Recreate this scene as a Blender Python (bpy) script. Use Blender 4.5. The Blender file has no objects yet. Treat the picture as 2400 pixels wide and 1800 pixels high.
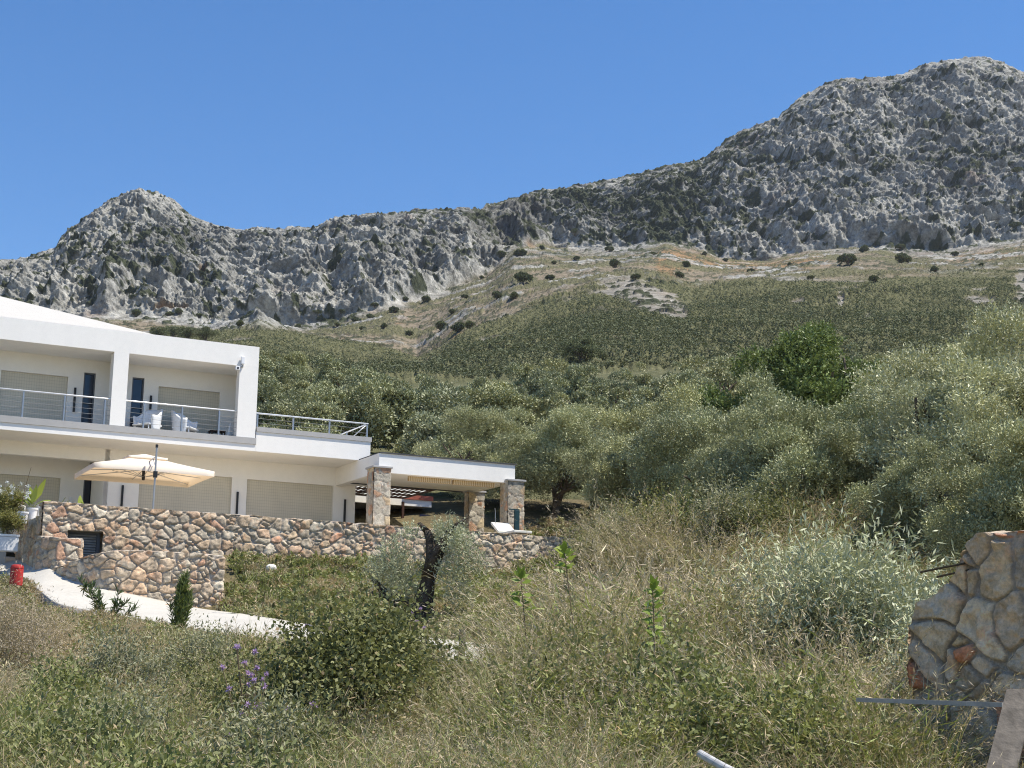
import bpy, math, random
import numpy as np
from mathutils import Vector, Matrix, Euler

C = bpy.context.scene.collection
sc = bpy.context.scene
rad = math.radians
# ------------------------------------------------------------------ camera
FPX = 3500.0                      # focal length in photo pixels (photo 2400 x 1800)
PITCH, ROLL, YAW_F = rad(11.6), rad(0.75), rad(62.8)
cam = bpy.data.cameras.new('camera'); co = bpy.data.objects.new('camera', cam); C.objects.link(co)
cam.sensor_width = 36; cam.lens = 36*FPX/2400; cam.clip_start = 0.1; cam.clip_end = 30000
co.matrix_world = Matrix.Rotation(math.pi/2+PITCH, 4, 'X') @ Matrix.Rotation(ROLL, 4, 'Z')
sc.camera = co
# ------------------------------------------------------------------ light
SUN_AZ, SUN_EL = rad(100), rad(63)      # clockwise from the view direction (+Y)
w = bpy.data.worlds.new('World'); sc.world = w; w.use_nodes = True
nt = w.node_tree; bg = nt.nodes['Background']
sky = nt.nodes.new('ShaderNodeTexSky'); sky.sky_type = 'NISHITA'; sky.sun_disc = False
sky.sun_elevation = SUN_EL; sky.sun_rotation = SUN_AZ; sky.altitude = 100
sky.air_density = 1.0; sky.dust_density = 0.0; sky.ozone_density = 3.2
hs = nt.nodes.new('ShaderNodeHueSaturation'); hs.inputs['Saturation'].default_value = 1.27; hs.inputs['Value'].default_value = 1.0
nt.links.new(sky.outputs[0], hs.inputs['Color']); tn = nt.nodes.new('ShaderNodeMix'); tn.data_type = 'RGBA'; tn.blend_type = 'MULTIPLY'; tn.inputs[0].default_value = 1; tn.inputs[7].default_value = (1.02, .965, 1.02, 1)
nt.links.new(hs.outputs[0], tn.inputs[6]); nt.links.new(tn.outputs[2], bg.inputs[0]); bg.inputs[1].default_value = 0.112
sl = bpy.data.lights.new('sun', 'SUN'); sl.energy = 4.9; sl.angle = rad(0.53); sl.color = (1.0, 0.93, 0.82)
so = bpy.data.objects.new('sun', sl); C.objects.link(so)
sd = Vector((math.sin(SUN_AZ)*math.cos(SUN_EL), math.cos(SUN_AZ)*math.cos(SUN_EL), math.sin(SUN_EL)))
so.rotation_euler = sd.to_track_quat('Z', 'Y').to_euler(); so.location = (20, 0, 60)
sc.view_settings.view_transform = 'Standard'; sc.view_settings.look = 'None'
sc.view_settings.exposure = 0.55; sc.view_settings.gamma = 1
sc.render.engine = 'CYCLES'
cy = sc.cycles
cy.max_bounces = 5; cy.diffuse_bounces = 3; cy.glossy_bounces = 2; cy.transmission_bounces = 2
cy.transparent_max_bounces = 4; cy.volume_bounces = 0
cy.filter_width = 1.1; cy.use_adaptive_sampling = True; cy.adaptive_threshold = 0.012
cy.caustics_reflective = False; cy.caustics_refractive = False
try:
    cy.use_denoising = True; cy.denoiser = 'OPENIMAGEDENOISE'; cy.denoising_input_passes = 'RGB_ALBEDO_NORMAL'; cy.denoising_prefilter = 'NONE'
except Exception: pass

# ------------------------------------------------------------------ geometry of the view
_c, _s = math.cos(math.pi/2+PITCH), math.sin(math.pi/2+PITCH)
_RX = np.array([[1,0,0],[0,_c,-_s],[0,_s,_c]]); _c, _s = math.cos(ROLL), math.sin(ROLL)
RCAM = _RX @ np.array([[_c,-_s,0],[_s,_c,0],[0,0,1]])
def ray(px, py):
    px = np.asarray(px, float); py = np.asarray(py, float); px, py = np.broadcast_arrays(px, py)
    d = np.stack([(px-1200)/FPX, (900-py)/FPX, -np.ones_like(px)], -1) @ RCAM.T
    return d/d[..., 1:2]
def W(px, py, Y):                 # point seen at photo pixel (px,py) at distance Y
    return ray(px, py)*np.asarray(Y, float)[..., None]
def proj(p):
    q = np.asarray(p) @ RCAM
    return 1200+FPX*q[..., 0]/-q[..., 2], 900-FPX*q[..., 1]/-q[..., 2]
SC = 1.1                          # metres per survey unit of the house
UX = np.array([math.sin(YAW_F), math.cos(YAW_F), 0]); VX = np.array([-math.cos(YAW_F), math.sin(YAW_F), 0])
HO = ray(600, 1030)*48; HO[2] = 0
def H(u, v, z): return (HO + UX*u + VX*v + np.array([0,0,z]))*SC
def to_uv(x, y):
    px, py = x/SC-HO[0], y/SC-HO[1]
    return px*UX[0]+py*UX[1], px*VX[0]+py*VX[1]
HROT = math.pi/2-YAW_F

# ------------------------------------------------------------------ noise
def _h(ix, iy, iz, seed):
    n = (ix.astype(np.int64)*374761393 + iy.astype(np.int64)*668265263 + iz.astype(np.int64)*2147483647 + seed*974711) & 0xFFFFFFFF
    n = ((n ^ (n >> 13))*1274126177) & 0xFFFFFFFF
    n = ((n ^ (n >> 16))*2246822519) & 0xFFFFFFFF
    return ((n ^ (n >> 15)) & 0xFFFFFF)/float(0xFFFFFF)
def vnoise(x, y, z=None, seed=0):
    z = np.zeros_like(x) if z is None else z
    xi, yi, zi = np.floor(x), np.floor(y), np.floor(z)
    fx, fy, fz = x-xi, y-yi, z-zi
    fx = fx*fx*fx*(fx*(fx*6-15)+10); fy = fy*fy*fy*(fy*(fy*6-15)+10); fz = fz*fz*fz*(fz*(fz*6-15)+10)
    r = 0
    flat = not np.any(fz)
    for dz in ((0,) if flat else (0, 1)):
        wz = 1 if flat else (fz if dz else 1-fz)
        for dy in (0, 1):
            wy = fy if dy else 1-fy
            for dx in (0, 1):
                wx = fx if dx else 1-fx
                r = r + _h(xi+dx, yi+dy, zi+dz, seed)*wx*wy*wz
    return r*2-1
def fbm(x, y, z=None, o=4, seed=0, gain=.5, lac=2.03, ridged=False):
    r = 0; a = 1; t = 0
    for k in range(o):
        n = vnoise(x+k*17.3, y-k*9.1, None if z is None else z+k*5.7, seed+k)
        if ridged: n = 1-2*np.abs(n)
        r = r + n*a; t += a; a *= gain; x = x*lac; y = y*lac
        if z is not None: z = z*lac
    return r/t
def sstep(a, b, x):
    t = np.clip((x-a)/(b-a), 0, 1); return t*t*(3-2*t)
def cells(x, y, seed=0, jit=.85):
    """F1, F2, id of jittered cells"""
    xi, yi = np.floor(x), np.floor(y)
    f1 = np.full(x.shape, 9.); f2 = f1.copy(); cx = np.zeros_like(x); cyy = np.zeros_like(x)
    for dx in (-1, 0, 1):
        for dy in (-1, 0, 1):
            ax, ay = xi+dx, yi+dy
            qx = ax+.5+(_h(ax, ay, ax*0, seed)-.5)*jit; qy = ay+.5+(_h(ax, ay, ax*0+1, seed)-.5)*jit
            d = np.hypot(x-qx, y-qy)
            m = d < f1
            f2 = np.where(m, f1, np.minimum(f2, d)); f1 = np.where(m, d, f1)
            cx = np.where(m, ax, cx); cyy = np.where(m, ay, cyy)
    return f1, f2, cx, cyy

# ------------------------------------------------------------------ mesh helpers
def mesh_np(name, verts, faces, mats=None, attrs=None, smooth=False, colors=None, matidx=None):
    verts = np.ascontiguousarray(verts, np.float32); faces = np.ascontiguousarray(faces, np.int32)
    me = bpy.data.meshes.new(name); k = faces.shape[1]
    me.vertices.add(len(verts)); me.vertices.foreach_set('co', verts.ravel())
    me.loops.add(faces.size); me.loops.foreach_set('vertex_index', faces.ravel())
    me.polygons.add(len(faces)); me.polygons.foreach_set('loop_start', np.arange(0, faces.size, k, dtype=np.int32))
    try: me.polygons.foreach_set('loop_total', np.full(len(faces), k, np.int32))
    except Exception: pass
    if smooth: me.polygons.foreach_set('use_smooth', np.ones(len(faces), bool))
    if matidx is not None: me.polygons.foreach_set('material_index', np.ascontiguousarray(matidx, np.int32))
    for n, a in (attrs or {}).items():
        at = me.attributes.new(n, 'FLOAT', 'POINT'); at.data.foreach_set('value', np.ascontiguousarray(a, np.float32))
    for n, a in (colors or {}).items():
        at = me.attributes.new(n, 'FLOAT_COLOR', 'POINT')
        a4 = np.ones((len(verts), 4), np.float32); a4[:, :3] = a
        at.data.foreach_set('color', a4.ravel())
    me.update(calc_edges=True)
    for m in (mats if isinstance(mats, (list, tuple)) else [mats]):
        if m: me.materials.append(m)
    return me
def link(name, me, parent=None, loc=None):
    o = bpy.data.objects.new(name, me); C.objects.link(o)
    if parent: o.parent = parent
    if loc is not None: o.location = loc
    return o
def tag(o, label=None, cat=None, group=None, kind=None):
    if label: o['label'] = label
    if cat: o['category'] = cat
    if group: o['group'] = group
    if kind: o['kind'] = kind
    return o
def empty(name, loc=(0,0,0), rz=0):
    o = bpy.data.objects.new(name, None); C.objects.link(o); o.location = tuple(float(a) for a in loc); o.rotation_euler = (0,0,rz)
    o.empty_display_size = .2
    return o
def kids(o): return [c for c in bpy.data.objects if c.parent == o]
def grid_faces(nr, nc):
    i = np.arange((nr-1)*(nc-1)); r, c = i//(nc-1), i % (nc-1); a = r*nc+c
    return np.stack([a, a+1, a+nc+1, a+nc], -1)
class MB:
    """collects quads"""
    def __init__(s): s.v = []; s.f = []; s.n = 0
    def add(s, v, f):
        v = np.asarray(v, float); f = np.asarray(f, int)
        if f.shape[1] == 3: f = np.concatenate([f, f[:, 2:3]], 1)
        s.v.append(v); s.f.append(f+s.n); s.n += len(v)
    def box(s, a, b, bev=0):
        x0, y0, z0 = a; x1, y1, z1 = b
        v = [(x0,y0,z0),(x1,y0,z0),(x1,y1,z0),(x0,y1,z0),(x0,y0,z1),(x1,y0,z1),(x1,y1,z1),(x0,y1,z1)]
        s.add(v, [(0,3,2,1),(4,5,6,7),(0,1,5,4),(1,2,6,5),(2,3,7,6),(3,0,4,7)])
    def tube(s, pts, r, n=8, cap=True):
        pts = np.asarray(pts, float); m = len(pts); r = np.broadcast_to(np.asarray(r, float), (m,))
        t = np.gradient(pts, axis=0); t /= np.linalg.norm(t, axis=1)[:, None]+1e-9
        up = np.array([0,0,1.]) if abs(t[0][2]) < .9 else np.array([1.,0,0])
        vs = []
        a = np.linspace(0, 2*np.pi, n, endpoint=False)
        sdir = None
        for i in range(m):
            if sdir is None: sdir = np.cross(t[i], up)
            else: sdir = sdir - t[i]*np.dot(sdir, t[i])
            sdir = sdir/(np.linalg.norm(sdir)+1e-9); b = np.cross(t[i], sdir)
            vs.append(pts[i]+r[i]*(np.cos(a)[:, None]*sdir+np.sin(a)[:, None]*b))
        v = np.concatenate(vs); f = []
        for i in range(m-1):
            for j in range(n):
                k = (j+1) % n; f.append((i*n+j, i*n+k, (i+1)*n+k, (i+1)*n+j))
        if cap:
            c0 = len(v); v = np.concatenate([v, pts[:1], pts[-1:]])
            for j in range(n):
                k = (j+1) % n; f.append((c0, k, j, j)); f.append((c0+1, (m-1)*n+j, (m-1)*n+k, (m-1)*n+k))
        s.add(v, f)
    def lathe(s, prof, n=20, c=(0,0,0)):
        a = np.linspace(0, 2*np.pi, n, endpoint=False); v = []; f = []
        for r, z in prof: v += [(c[0]+r*math.cos(t), c[1]+r*math.sin(t), c[2]+z) for t in a]
        for i in range(len(prof)-1):
            for j in range(n):
                k = (j+1) % n; f.append((i*n+j, i*n+k, (i+1)*n+k, (i+1)*n+j))
        s.add(v, f)
    def build(s, name, mat, parent=None, loc=None, smooth=False, bevel=0):
        v = np.concatenate(s.v); f = np.concatenate(s.f)
        me = bpy.data.meshes.new(name)
        me.from_pydata([tuple(p) for p in v.tolist()], [], [tuple(dict.fromkeys(q)) for q in f.tolist()])
        me.materials.append(mat)
        if smooth:
            me.polygons.foreach_set('use_smooth', [True]*len(me.polygons))
        me.update()
        o = link(name, me, parent, loc)
        if bevel:
            b = o.modifiers.new('bevel', 'BEVEL'); b.width = bevel; b.segments = 2; b.limit_method = 'ANGLE'
        return o

# ------------------------------------------------------------------ materials
def new_mat(name):
    m = bpy.data.materials.new(name); m.use_nodes = True; t = m.node_tree
    b = t.nodes['Principled BSDF']; b.inputs['Specular IOR Level'].default_value = .3
    return m, t, b
def N(t, typ, **kw):
    n = t.nodes.new(typ)
    for k, v in kw.items():
        if k.startswith('i_'):
            key = k[2:]; key = int(key) if key.isdigit() else key
            n.inputs[key].default_value = v
        else: setattr(n, k, v)
    return n
def mixc(t, fac, a, b, mode='MIX'):
    n = t.nodes.new('ShaderNodeMix'); n.data_type = 'RGBA'; n.blend_type = mode
    for s_, v in ((0, fac), (6, a), (7, b)):
        if isinstance(v, (int, float)): n.inputs[s_].default_value = v
        elif isinstance(v, tuple): n.inputs[s_].default_value = (*v, 1)
        else: t.links.new(v, n.inputs[s_])
    return n.outputs[2]
def ramp(t, fac, stops):
    n = t.nodes.new('ShaderNodeValToRGB'); e = n.color_ramp.elements
    while len(e) < len(stops): e.new(.5)
    for i, (p, c) in enumerate(stops):
        e[i].position = p; e[i].color = (*c, 1) if isinstance(c, tuple) else (c, c, c, 1)
    t.links.new(fac, n.inputs[0]); return n.outputs[0]
def noise(t, scale, detail=4, rough=.55, vec=None, dist=0):
    n = N(t, 'ShaderNodeTexNoise', i_Scale=scale, i_Detail=detail, i_Roughness=rough, i_Distortion=dist)
    if vec is None:
        g = t.nodes.new('ShaderNodeNewGeometry'); vec = g.outputs['Position']
    t.links.new(vec, n.inputs['Vector']); return n.outputs[0]
def bump(t, b, h, strength=.3, dist=.05):
    n = N(t, 'ShaderNodeBump', i_Strength=strength, i_Distance=dist)
    t.links.new(h, n.inputs['Height']); t.links.new(n.outputs[0], b.inputs['Normal'])
def plain(name, col, rough=.6, var=.06, scale=3, metal=0, bmp=.1, bscale=40, bdist=.01, spec=.3):
    m, t, b = new_mat(name)
    n = noise(t, scale, 5)
    dk = tuple(c*(1-var) for c in col); lt = tuple(min(1, c*(1+var)) for c in col)
    t.links.new(ramp(t, n, [(.3, dk), (.7, lt)]), b.inputs['Base Color'])
    b.inputs['Roughness'].default_value = rough; b.inputs['Metallic'].default_value = metal
    b.inputs['Specular IOR Level'].default_value = spec
    if bmp: bump(t, b, noise(t, bscale, 3), bmp, bdist)
    return m
def render_wall(name, col):
    m, t, b = new_mat(name)
    g = t.nodes.new('ShaderNodeNewGeometry')
    mp = N(t, 'ShaderNodeMapping'); mp.inputs['Scale'].default_value = (1.6, 1.6, .25)
    t.links.new(g.outputs['Position'], mp.inputs[0])
    st = noise(t, 1.3, 5, .6, mp.outputs[0]); fine = noise(t, 5, 4, .6)
    c = mixc(t, .5, ramp(t, st, [(.25, tuple(x*.93 for x in col)), (.65, col)]), ramp(t, fine, [(.3, tuple(x*.95 for x in col)), (.7, tuple(min(1, x*1.02) for x in col))]))
    t.links.new(c, b.inputs['Base Color']); b.inputs['Roughness'].default_value = .85
    bump(t, b, noise(t, 45, 4, .7), .25, .012)
    return m
def stone_mat(name):
    m, t, b = new_mat(name)
    a = N(t, 'ShaderNodeAttribute', attribute_name='col')
    n1 = noise(t, 7, 6, .65); n2 = noise(t, 38, 4, .7); n3 = noise(t, 2.6, 4, .6)
    c = mixc(t, .8, a.outputs['Color'], ramp(t, n1, [(.3, .5), (.5, 1.), (.72, 1.35)]), 'MULTIPLY')
    c = mixc(t, .55, c, ramp(t, n2, [(.3, .55), (.7, 1.35)]), 'MULTIPLY')
    rust = mixc(t, ramp(t, n3, [(.56, 0.), (.68, .55)]), c, mixc(t, .8, c, (1.25, .8, .55), 'MULTIPLY'))
    t.links.new(rust, b.inputs['Base Color']); b.inputs['Roughness'].default_value = .9
    bump(t, b, noise(t, 30, 8, .8), .9, .03)
    return m
def leaf_mat(name, top, under=None, transl=.25, spread=.35, rough=.5, dead=None, hue_noise=.3, spec=.35):
    """foliage: per-leaf tint attribute, paler underside, some light through"""
    m, t, b = new_mat(name)
    a = N(t, 'ShaderNodeAttribute', attribute_name='tint')
    oi = t.nodes.new('ShaderNodeObjectInfo')
    lo = tuple(c*(1-spread) for c in top); hi = tuple(min(1, c*(1+spread)) for c in top)
    c = ramp(t, a.outputs['Fac'], [(0, lo), (.5, top), (1, hi)])
    if dead: c = mixc(t, ramp(t, a.outputs['Fac'], [(.86, 0.), (.9, 1.)]), c, dead)
    if under:
        g = t.nodes.new('ShaderNodeNewGeometry')
        c = mixc(t, g.outputs['Backfacing'], c, mixc(t, .5, under, c))
    mul = ramp(t, oi.outputs['Random'], [(0, (1-.22*hue_noise*2, 1-.2*hue_noise*2, 1-.12*hue_noise*2)), (.5, (1.,1.,1.)), (1, (1+.35*hue_noise*2, 1+.22*hue_noise*2, 1+.0*hue_noise))])
    c = mixc(t, 1., c, mul, 'MULTIPLY')
    t.links.new(c, b.inputs['Base Color']); b.inputs['Roughness'].default_value = rough
    b.inputs['Specular IOR Level'].default_value = spec
    tr = t.nodes.new('ShaderNodeBsdfTranslucent'); mx = N(t, 'ShaderNodeMixShader', i_0=transl)
    t.links.new(mixc(t, 1., c, (1.12, 1.18, .75), 'MULTIPLY'), tr.inputs[0])
    t.links.new(b.outputs[0], mx.inputs[1]); t.links.new(tr.outputs[0], mx.inputs[2])
    t.links.new(mx.outputs[0], t.nodes['Material Output'].inputs[0])
    return m
M = {}
M['white'] = render_wall('white_render', (.86, .842, .80))
M['white_roof'] = render_wall('white_roof_render', (.47, .455, .42))
M['coping'] = plain('grey_coping', (.40, .395, .385), .8)
M['steel'] = plain('railing_steel', (.72, .73, .74), .35, metal=.35, bmp=0)
M['cable'] = plain('railing_cable', (.22, .225, .23), .6, metal=0, bmp=0)
M['paving'] = plain('terrace_paving', (.56, .49, .39), .85, var=.12, scale=2)
M['post'] = plain('painted_post', (.22, .27, .34), .4, bmp=0)
M['dark'] = plain('dark_metal', (.02, .022, .025), .45, bmp=0)
M['glass'] = plain('dark_glass', (.012, .018, .035), .12, bmp=0, spec=.6)
M['frame'] = plain('window_frame', (.10, .11, .13), .5, bmp=0)
M['membrane'] = plain('roof_membrane', (.07, .072, .075), .8)
M['wood'] = plain('pergola_wood', (.06, .028, .018), .6, var=.25, scale=9)
M['plastic'] = plain('white_plastic', (.78, .79, .80), .35, var=.02, bmp=0, spec=.5)
M['pot'] = plain('pot_plastic', (.70, .71, .72), .5, var=.04)
M['canvas'] = plain('cream_canvas', (.78, .68, .54), .9, var=.04, bmp=.15, bscale=300, bdist=.002)
M['alu'] = plain('aluminium', (.42, .42, .42), .4, metal=.6, bmp=0)
M['bark'] = plain('olive_bark', (.13, .10, .072), .95, var=.5, scale=5, bmp=1., bscale=14, bdist=.06)
M['dark_bark'] = plain('dark_olive_bark', (.065, .052, .04), .95, var=.5, scale=6, bmp=1., bscale=16, bdist=.06)
M['twig'] = plain('twig', (.16, .12, .07), .9, var=.3)
M['red'] = plain('red_paint', (.42, .035, .03), .5, var=.35, scale=12)
M['redwall'] = plain('red_tile_edge', (.40, .12, .08), .8, var=.2)
M['cushion'] = plain('cushion', (.72, .71, .64), .85)
M['bamboo'] = None
M['stone'] = stone_mat('rubble_stone')
M['plank'] = plain('weathered_plank', (.14, .122, .10), .9, var=.35, scale=14, bmp=.8, bscale=22)
M['galv'] = plain('galvanised', (.36, .345, .31), .6, metal=.2, var=.2, scale=10)
M['rebar'] = plain('rusty_rod', (.06, .045, .025), .8, var=.3)
M['pipew'] = plain('white_pipe', (.45, .44, .42), .55, var=.3, scale=12)
def shutter_mat():
    m, t, b = new_mat('beige_shutter')
    tc = t.nodes.new('ShaderNodeTexCoord'); sp = t.nodes.new('ShaderNodeSeparateXYZ'); t.links.new(tc.outputs['Object'], sp.inputs[0])
    def tri(out, period, name=None):
        a = N(t, 'ShaderNodeMath', operation='MULTIPLY', i_1=1/period); t.links.new(out, a.inputs[0])
        f = N(t, 'ShaderNodeMath', operation='FRACT'); t.links.new(a.outputs[0], f.inputs[0]); return f.outputs[0]
    fz = tri(sp.outputs[2], .11); fx = tri(sp.outputs[0], .085)
    slat = ramp(t, fz, [(0, .78), (.14, 1.), (.85, 1.), (1, .86)]); slot = ramp(t, fx, [(0, .84), (.2, 1.), (.8, 1.), (1, .84)])
    base = ramp(t, noise(t, 1.2, 3), [(.3, (.56, .52, .42)), (.7, (.62, .575, .465))])
    c = mixc(t, .9, base, slat, 'MULTIPLY'); c = mixc(t, .9, c, slot, 'MULTIPLY')
    t.links.new(c, b.inputs['Base Color']); b.inputs['Roughness'].default_value = .6
    bump(t, b, slat, .6, .01); return m
M['shutter'] = shutter_mat()
def bamboo_mat():
    m, t, b = new_mat('bamboo_blind')
    tc = t.nodes.new('ShaderNodeTexCoord'); wv = N(t, 'ShaderNodeTexWave', i_Scale=4.2, i_Distortion=1.5); wv.bands_direction = 'X'
    t.links.new(tc.outputs['Object'], wv.inputs[0])
    t.links.new(ramp(t, wv.outputs[0], [(.3, (.45, .30, .14)), (.6, (.72, .58, .38))]), b.inputs['Base Color']); b.inputs['Roughness'].default_value = .8
    return m
M['bamboo'] = bamboo_mat()
def concrete_mat():
    m, t, b = new_mat('pale_concrete')
    n = noise(t, .8, 6, .6); n2 = noise(t, 9, 5, .65)
    c = mixc(t, .5, ramp(t, n, [(.3, (.36, .345, .305)), (.7, (.50, .48, .43))]), ramp(t, n2, [(.3, (.44, .42, .37)), (.7, (.58, .555, .50))]))
    t.links.new(c, b.inputs['Base Color']); b.inputs['Roughness'].default_value = .9
    bump(t, b, n2, .4, .01); return m
M['concrete'] = concrete_mat()
def soil_mat():
    m, t, b = new_mat('dry_soil')
    n = noise(t, .35, 6, .6); n2 = noise(t, 6, 6, .7)
    c = ramp(t, n, [(.3, (.16, .13, .07)), (.5, (.26, .20, .11)), (.62, (.12, .13, .05)), (.75, (.33, .24, .14))])
    c = mixc(t, .8, c, ramp(t, n2, [(.3, .45), (.7, 1.3)]), 'MULTIPLY')
    t.links.new(c, b.inputs['Base Color']); b.inputs['Roughness'].default_value = 1
    bump(t, b, n2, .9, .08); return m
M['soil'] = soil_mat()
def orange_soil():
    m, t, b = new_mat('orange_earth')
    n2 = noise(t, 5, 6, .7)
    t.links.new(ramp(t, n2, [(.3, (.30, .17, .08)), (.7, (.58, .38, .22))]), b.inputs['Base Color']); b.inputs['Roughness'].default_value = 1
    bump(t, b, n2, .9, .08); return m
M['orange'] = orange_soil()

# ------------------------------------------------------------------ ground surface
FAR_D = np.array([(-120,1300,52),(0,1303,50),(45,1306,48.5),(117,1333,43.9),(181,1363,42.9),(265,1384,42.4),(366,1403,42.6),(446,1424,42.8),(515,1432,42.5),(600,1442,41),(760,1470,38),(1090,1503,33.5),(1420,1545,29.5),(1790,1573,25.5),(2400,1640,20),(3000,1720,15)], float)
NEAR_D = np.array([(-250,1318,49.5),(-60,1330,47),(53,1351,44),(132,1415,39.5),(193,1427,39),(310,1445,38.3),(400,1463,38),(512,1484,37),(600,1500,36),(760,1515,34),(1090,1548,30),(1420,1588,26),(1790,1612,22.5),(2400,1690,17.5),(3000,1790,13)], float)
FD = W(FAR_D[:,0], FAR_D[:,1], FAR_D[:,2]); ND = W(NEAR_D[:,0], NEAR_D[:,1], NEAR_D[:,2])
_cp = []
for p in FD: _cp.append((p[0], p[1], p[2]-.22))
for p in ND: _cp.append((p[0], p[1], p[2]-.28))
for p in ND[2:-2]:                                   # foot of the kerb, dropping towards the camera
    _cp.append((p[0], p[1]-.9, p[2]-.30))
for px, py, Y in [(150,1345,44.6),(600,1352,45.5),(750,1352,47),(900,1360,47.5),(1200,1362,50),(1358,1335,50),
                  (1000,1440,39),(1250,1425,40),(760,1400,42),(1500,1340,35),(1380,1385,37),(1650,1340,33.5),(1900,1345,31),(2200,1305,33),(2400,1420,24),(2300,1480,20),
                  (1500,1255,56),(1900,1212,56),(2300,1190,50)]:
    _cp.append(tuple(W(px, py, Y)))
for p in [(-9,30,.25),(-13,30,.6),(-4.5,28,.3),(-6,20,-.7),(-4,12,-1.2),(-3,8,-1.45),(0,25,0),(0,19,-.55),(0,12,-1.1),(0,6,-1.5),(0,0,-1.65),(-8,0,-1.7),(8,0,-1.6),
          (4,19,-.45),(4,12,-1.0),(5,8,-1.35),(8,13,-.9),(11,20,.3),(-20,20,.2),(-25,35,3),(-12,10,-1.1),(0,-12,-1.9),(20,10,-.3),(-25,0,-1.2),(20,-10,-1.5),(-20,-12,-1.8)]:
    _cp.append(p)
for u, v, z in [(-5.3,-2.4,4.2),(-3,-3,4.2),(2,-3,4.3),(8.5,-3,4.3),(-5.5,4,4.4),(0,3,4.4),(9,3,4.5),(-12,4,3.9),(0,10,5.2),(9,9,5.3),(-10,12,5.6)]:
    p = H(u, v, z); _cp.append(tuple(p))
_cp = np.array(_cp)
def _tps_k(d): return np.where(d > 1e-9, d*d*np.log(d+1e-12), 0)
_n = len(_cp); _K = _tps_k(np.hypot(_cp[:,None,0]-_cp[None,:,0], _cp[:,None,1]-_cp[None,:,1])) + np.eye(_n)*.8
_P = np.c_[np.ones(_n), _cp[:,:2]]; _A = np.block([[_K,_P],[_P.T,np.zeros((3,3))]])
_wt = np.linalg.solve(_A, np.r_[_cp[:,2], 0,0,0])
def _tps(x, y):
    sh = np.shape(x); x = np.ravel(x); y = np.ravel(y); out = np.empty(len(x))
    for i in range(0, len(x), 20000):
        a, b = x[i:i+20000], y[i:i+20000]
        out[i:i+20000] = _tps_k(np.hypot(a[:,None]-_cp[None,:,0], b[:,None]-_cp[None,:,1])) @ _wt[:_n] + _wt[_n] + a*_wt[_n+1] + b*_wt[_n+2]
    return out.reshape(sh)
# mountain section: per photo column, image heights of its main lines
_S = 2400/2212.
def curve(pts):
    p = np.array(pts, float)*_S; return lambda x: np.interp(x, p[:,0], p[:,1])
c_top = curve([(-500,600),(0,575),(60,563),(120,548),(135,522),(150,505),(200,465),(225,446),(250,432),(280,423),(300,421),(340,424),(365,436),(390,450),(405,467),(430,478),(470,490),(520,499),(600,498),(670,497),(690,492),(740,475),(800,470),(850,468),(900,465),(1000,460),(1040,460),(1090,440),(1140,428),(1200,415),(1330,390),(1460,362),(1520,350),(1560,315),(1600,290),(1680,262),(1720,225),(1780,190),(1830,178),(1930,172),(1990,150),(2040,139),(2090,130),(2120,133),(2160,143),(2200,163),(2260,190),(2600,260)])
c_cliff = curve([(-500,720),(0,700),(300,690),(400,700),(470,720),(600,718),(720,712),(760,695),(870,660),(950,640),(1050,600),(1110,540),(1180,535),(1250,545),(1330,545),(1440,530),(1510,545),(1560,565),(1650,570),(1750,548),(1900,540),(1960,552),(2070,550),(2212,522),(2600,500)])
c_green = curve([(-500,770),(300,745),(480,722),(560,712),(640,722),(750,738),(850,752),(900,772),(950,752),(990,722),(1060,692),(1130,665),(1200,640),(1290,612),(1380,602),(1500,618),(1600,608),(1750,602),(2100,585),(2212,578),(2600,570)])
c_grove = curve([(-500,850),(500,800),(700,812),(850,830),(1000,825),(1200,812),(1400,800),(1700,790),(2000,785),(2212,770),(2600,760)])
def d_cliff(x): return np.interp(x, [0,300,900,1150,1300,1700,2400], [620,640,650,760,860,840,820])
def d_top(x): return np.interp(x, [0,330,700,1100,1250,1700,2300,2800], [820,860,830,860,1010,1080,1150,1150])
def d_green(x): return np.interp(x, [0,800,960,1100,1600,2400], [480,500,480,440,500,520])
def zf_hill(x, y):                # hill behind the terrace, 50 m .. 230 m
    px = 1200+FPX*x/np.maximum(y, 1)*math.cos(PITCH)
    px = np.clip(px, -1500, 3900)
    z1 = ray(px, c_grove(px))[..., 2]*230
    return 6.3+(z1-6.3)*np.clip((y-58)/172., -.3, 1.5)
def ground_z(x, y, rough=True):
    x = np.asarray(x, float); y = np.asarray(y, float)
    z = _tps(np.clip(x, -40, 40), np.clip(y, -25, 62))
    b = sstep(50, 64, y); z = z*(1-b)+zf_hill(x, y)*b
    if rough: z = z+.05*fbm(x*1.3, y*1.3, o=3, seed=4)+.25*b*fbm(x*.1, y*.1, o=2, seed=8)
    return z
def gz(x, y): return float(ground_z(np.array([x]), np.array([y]), False)[0])

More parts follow.
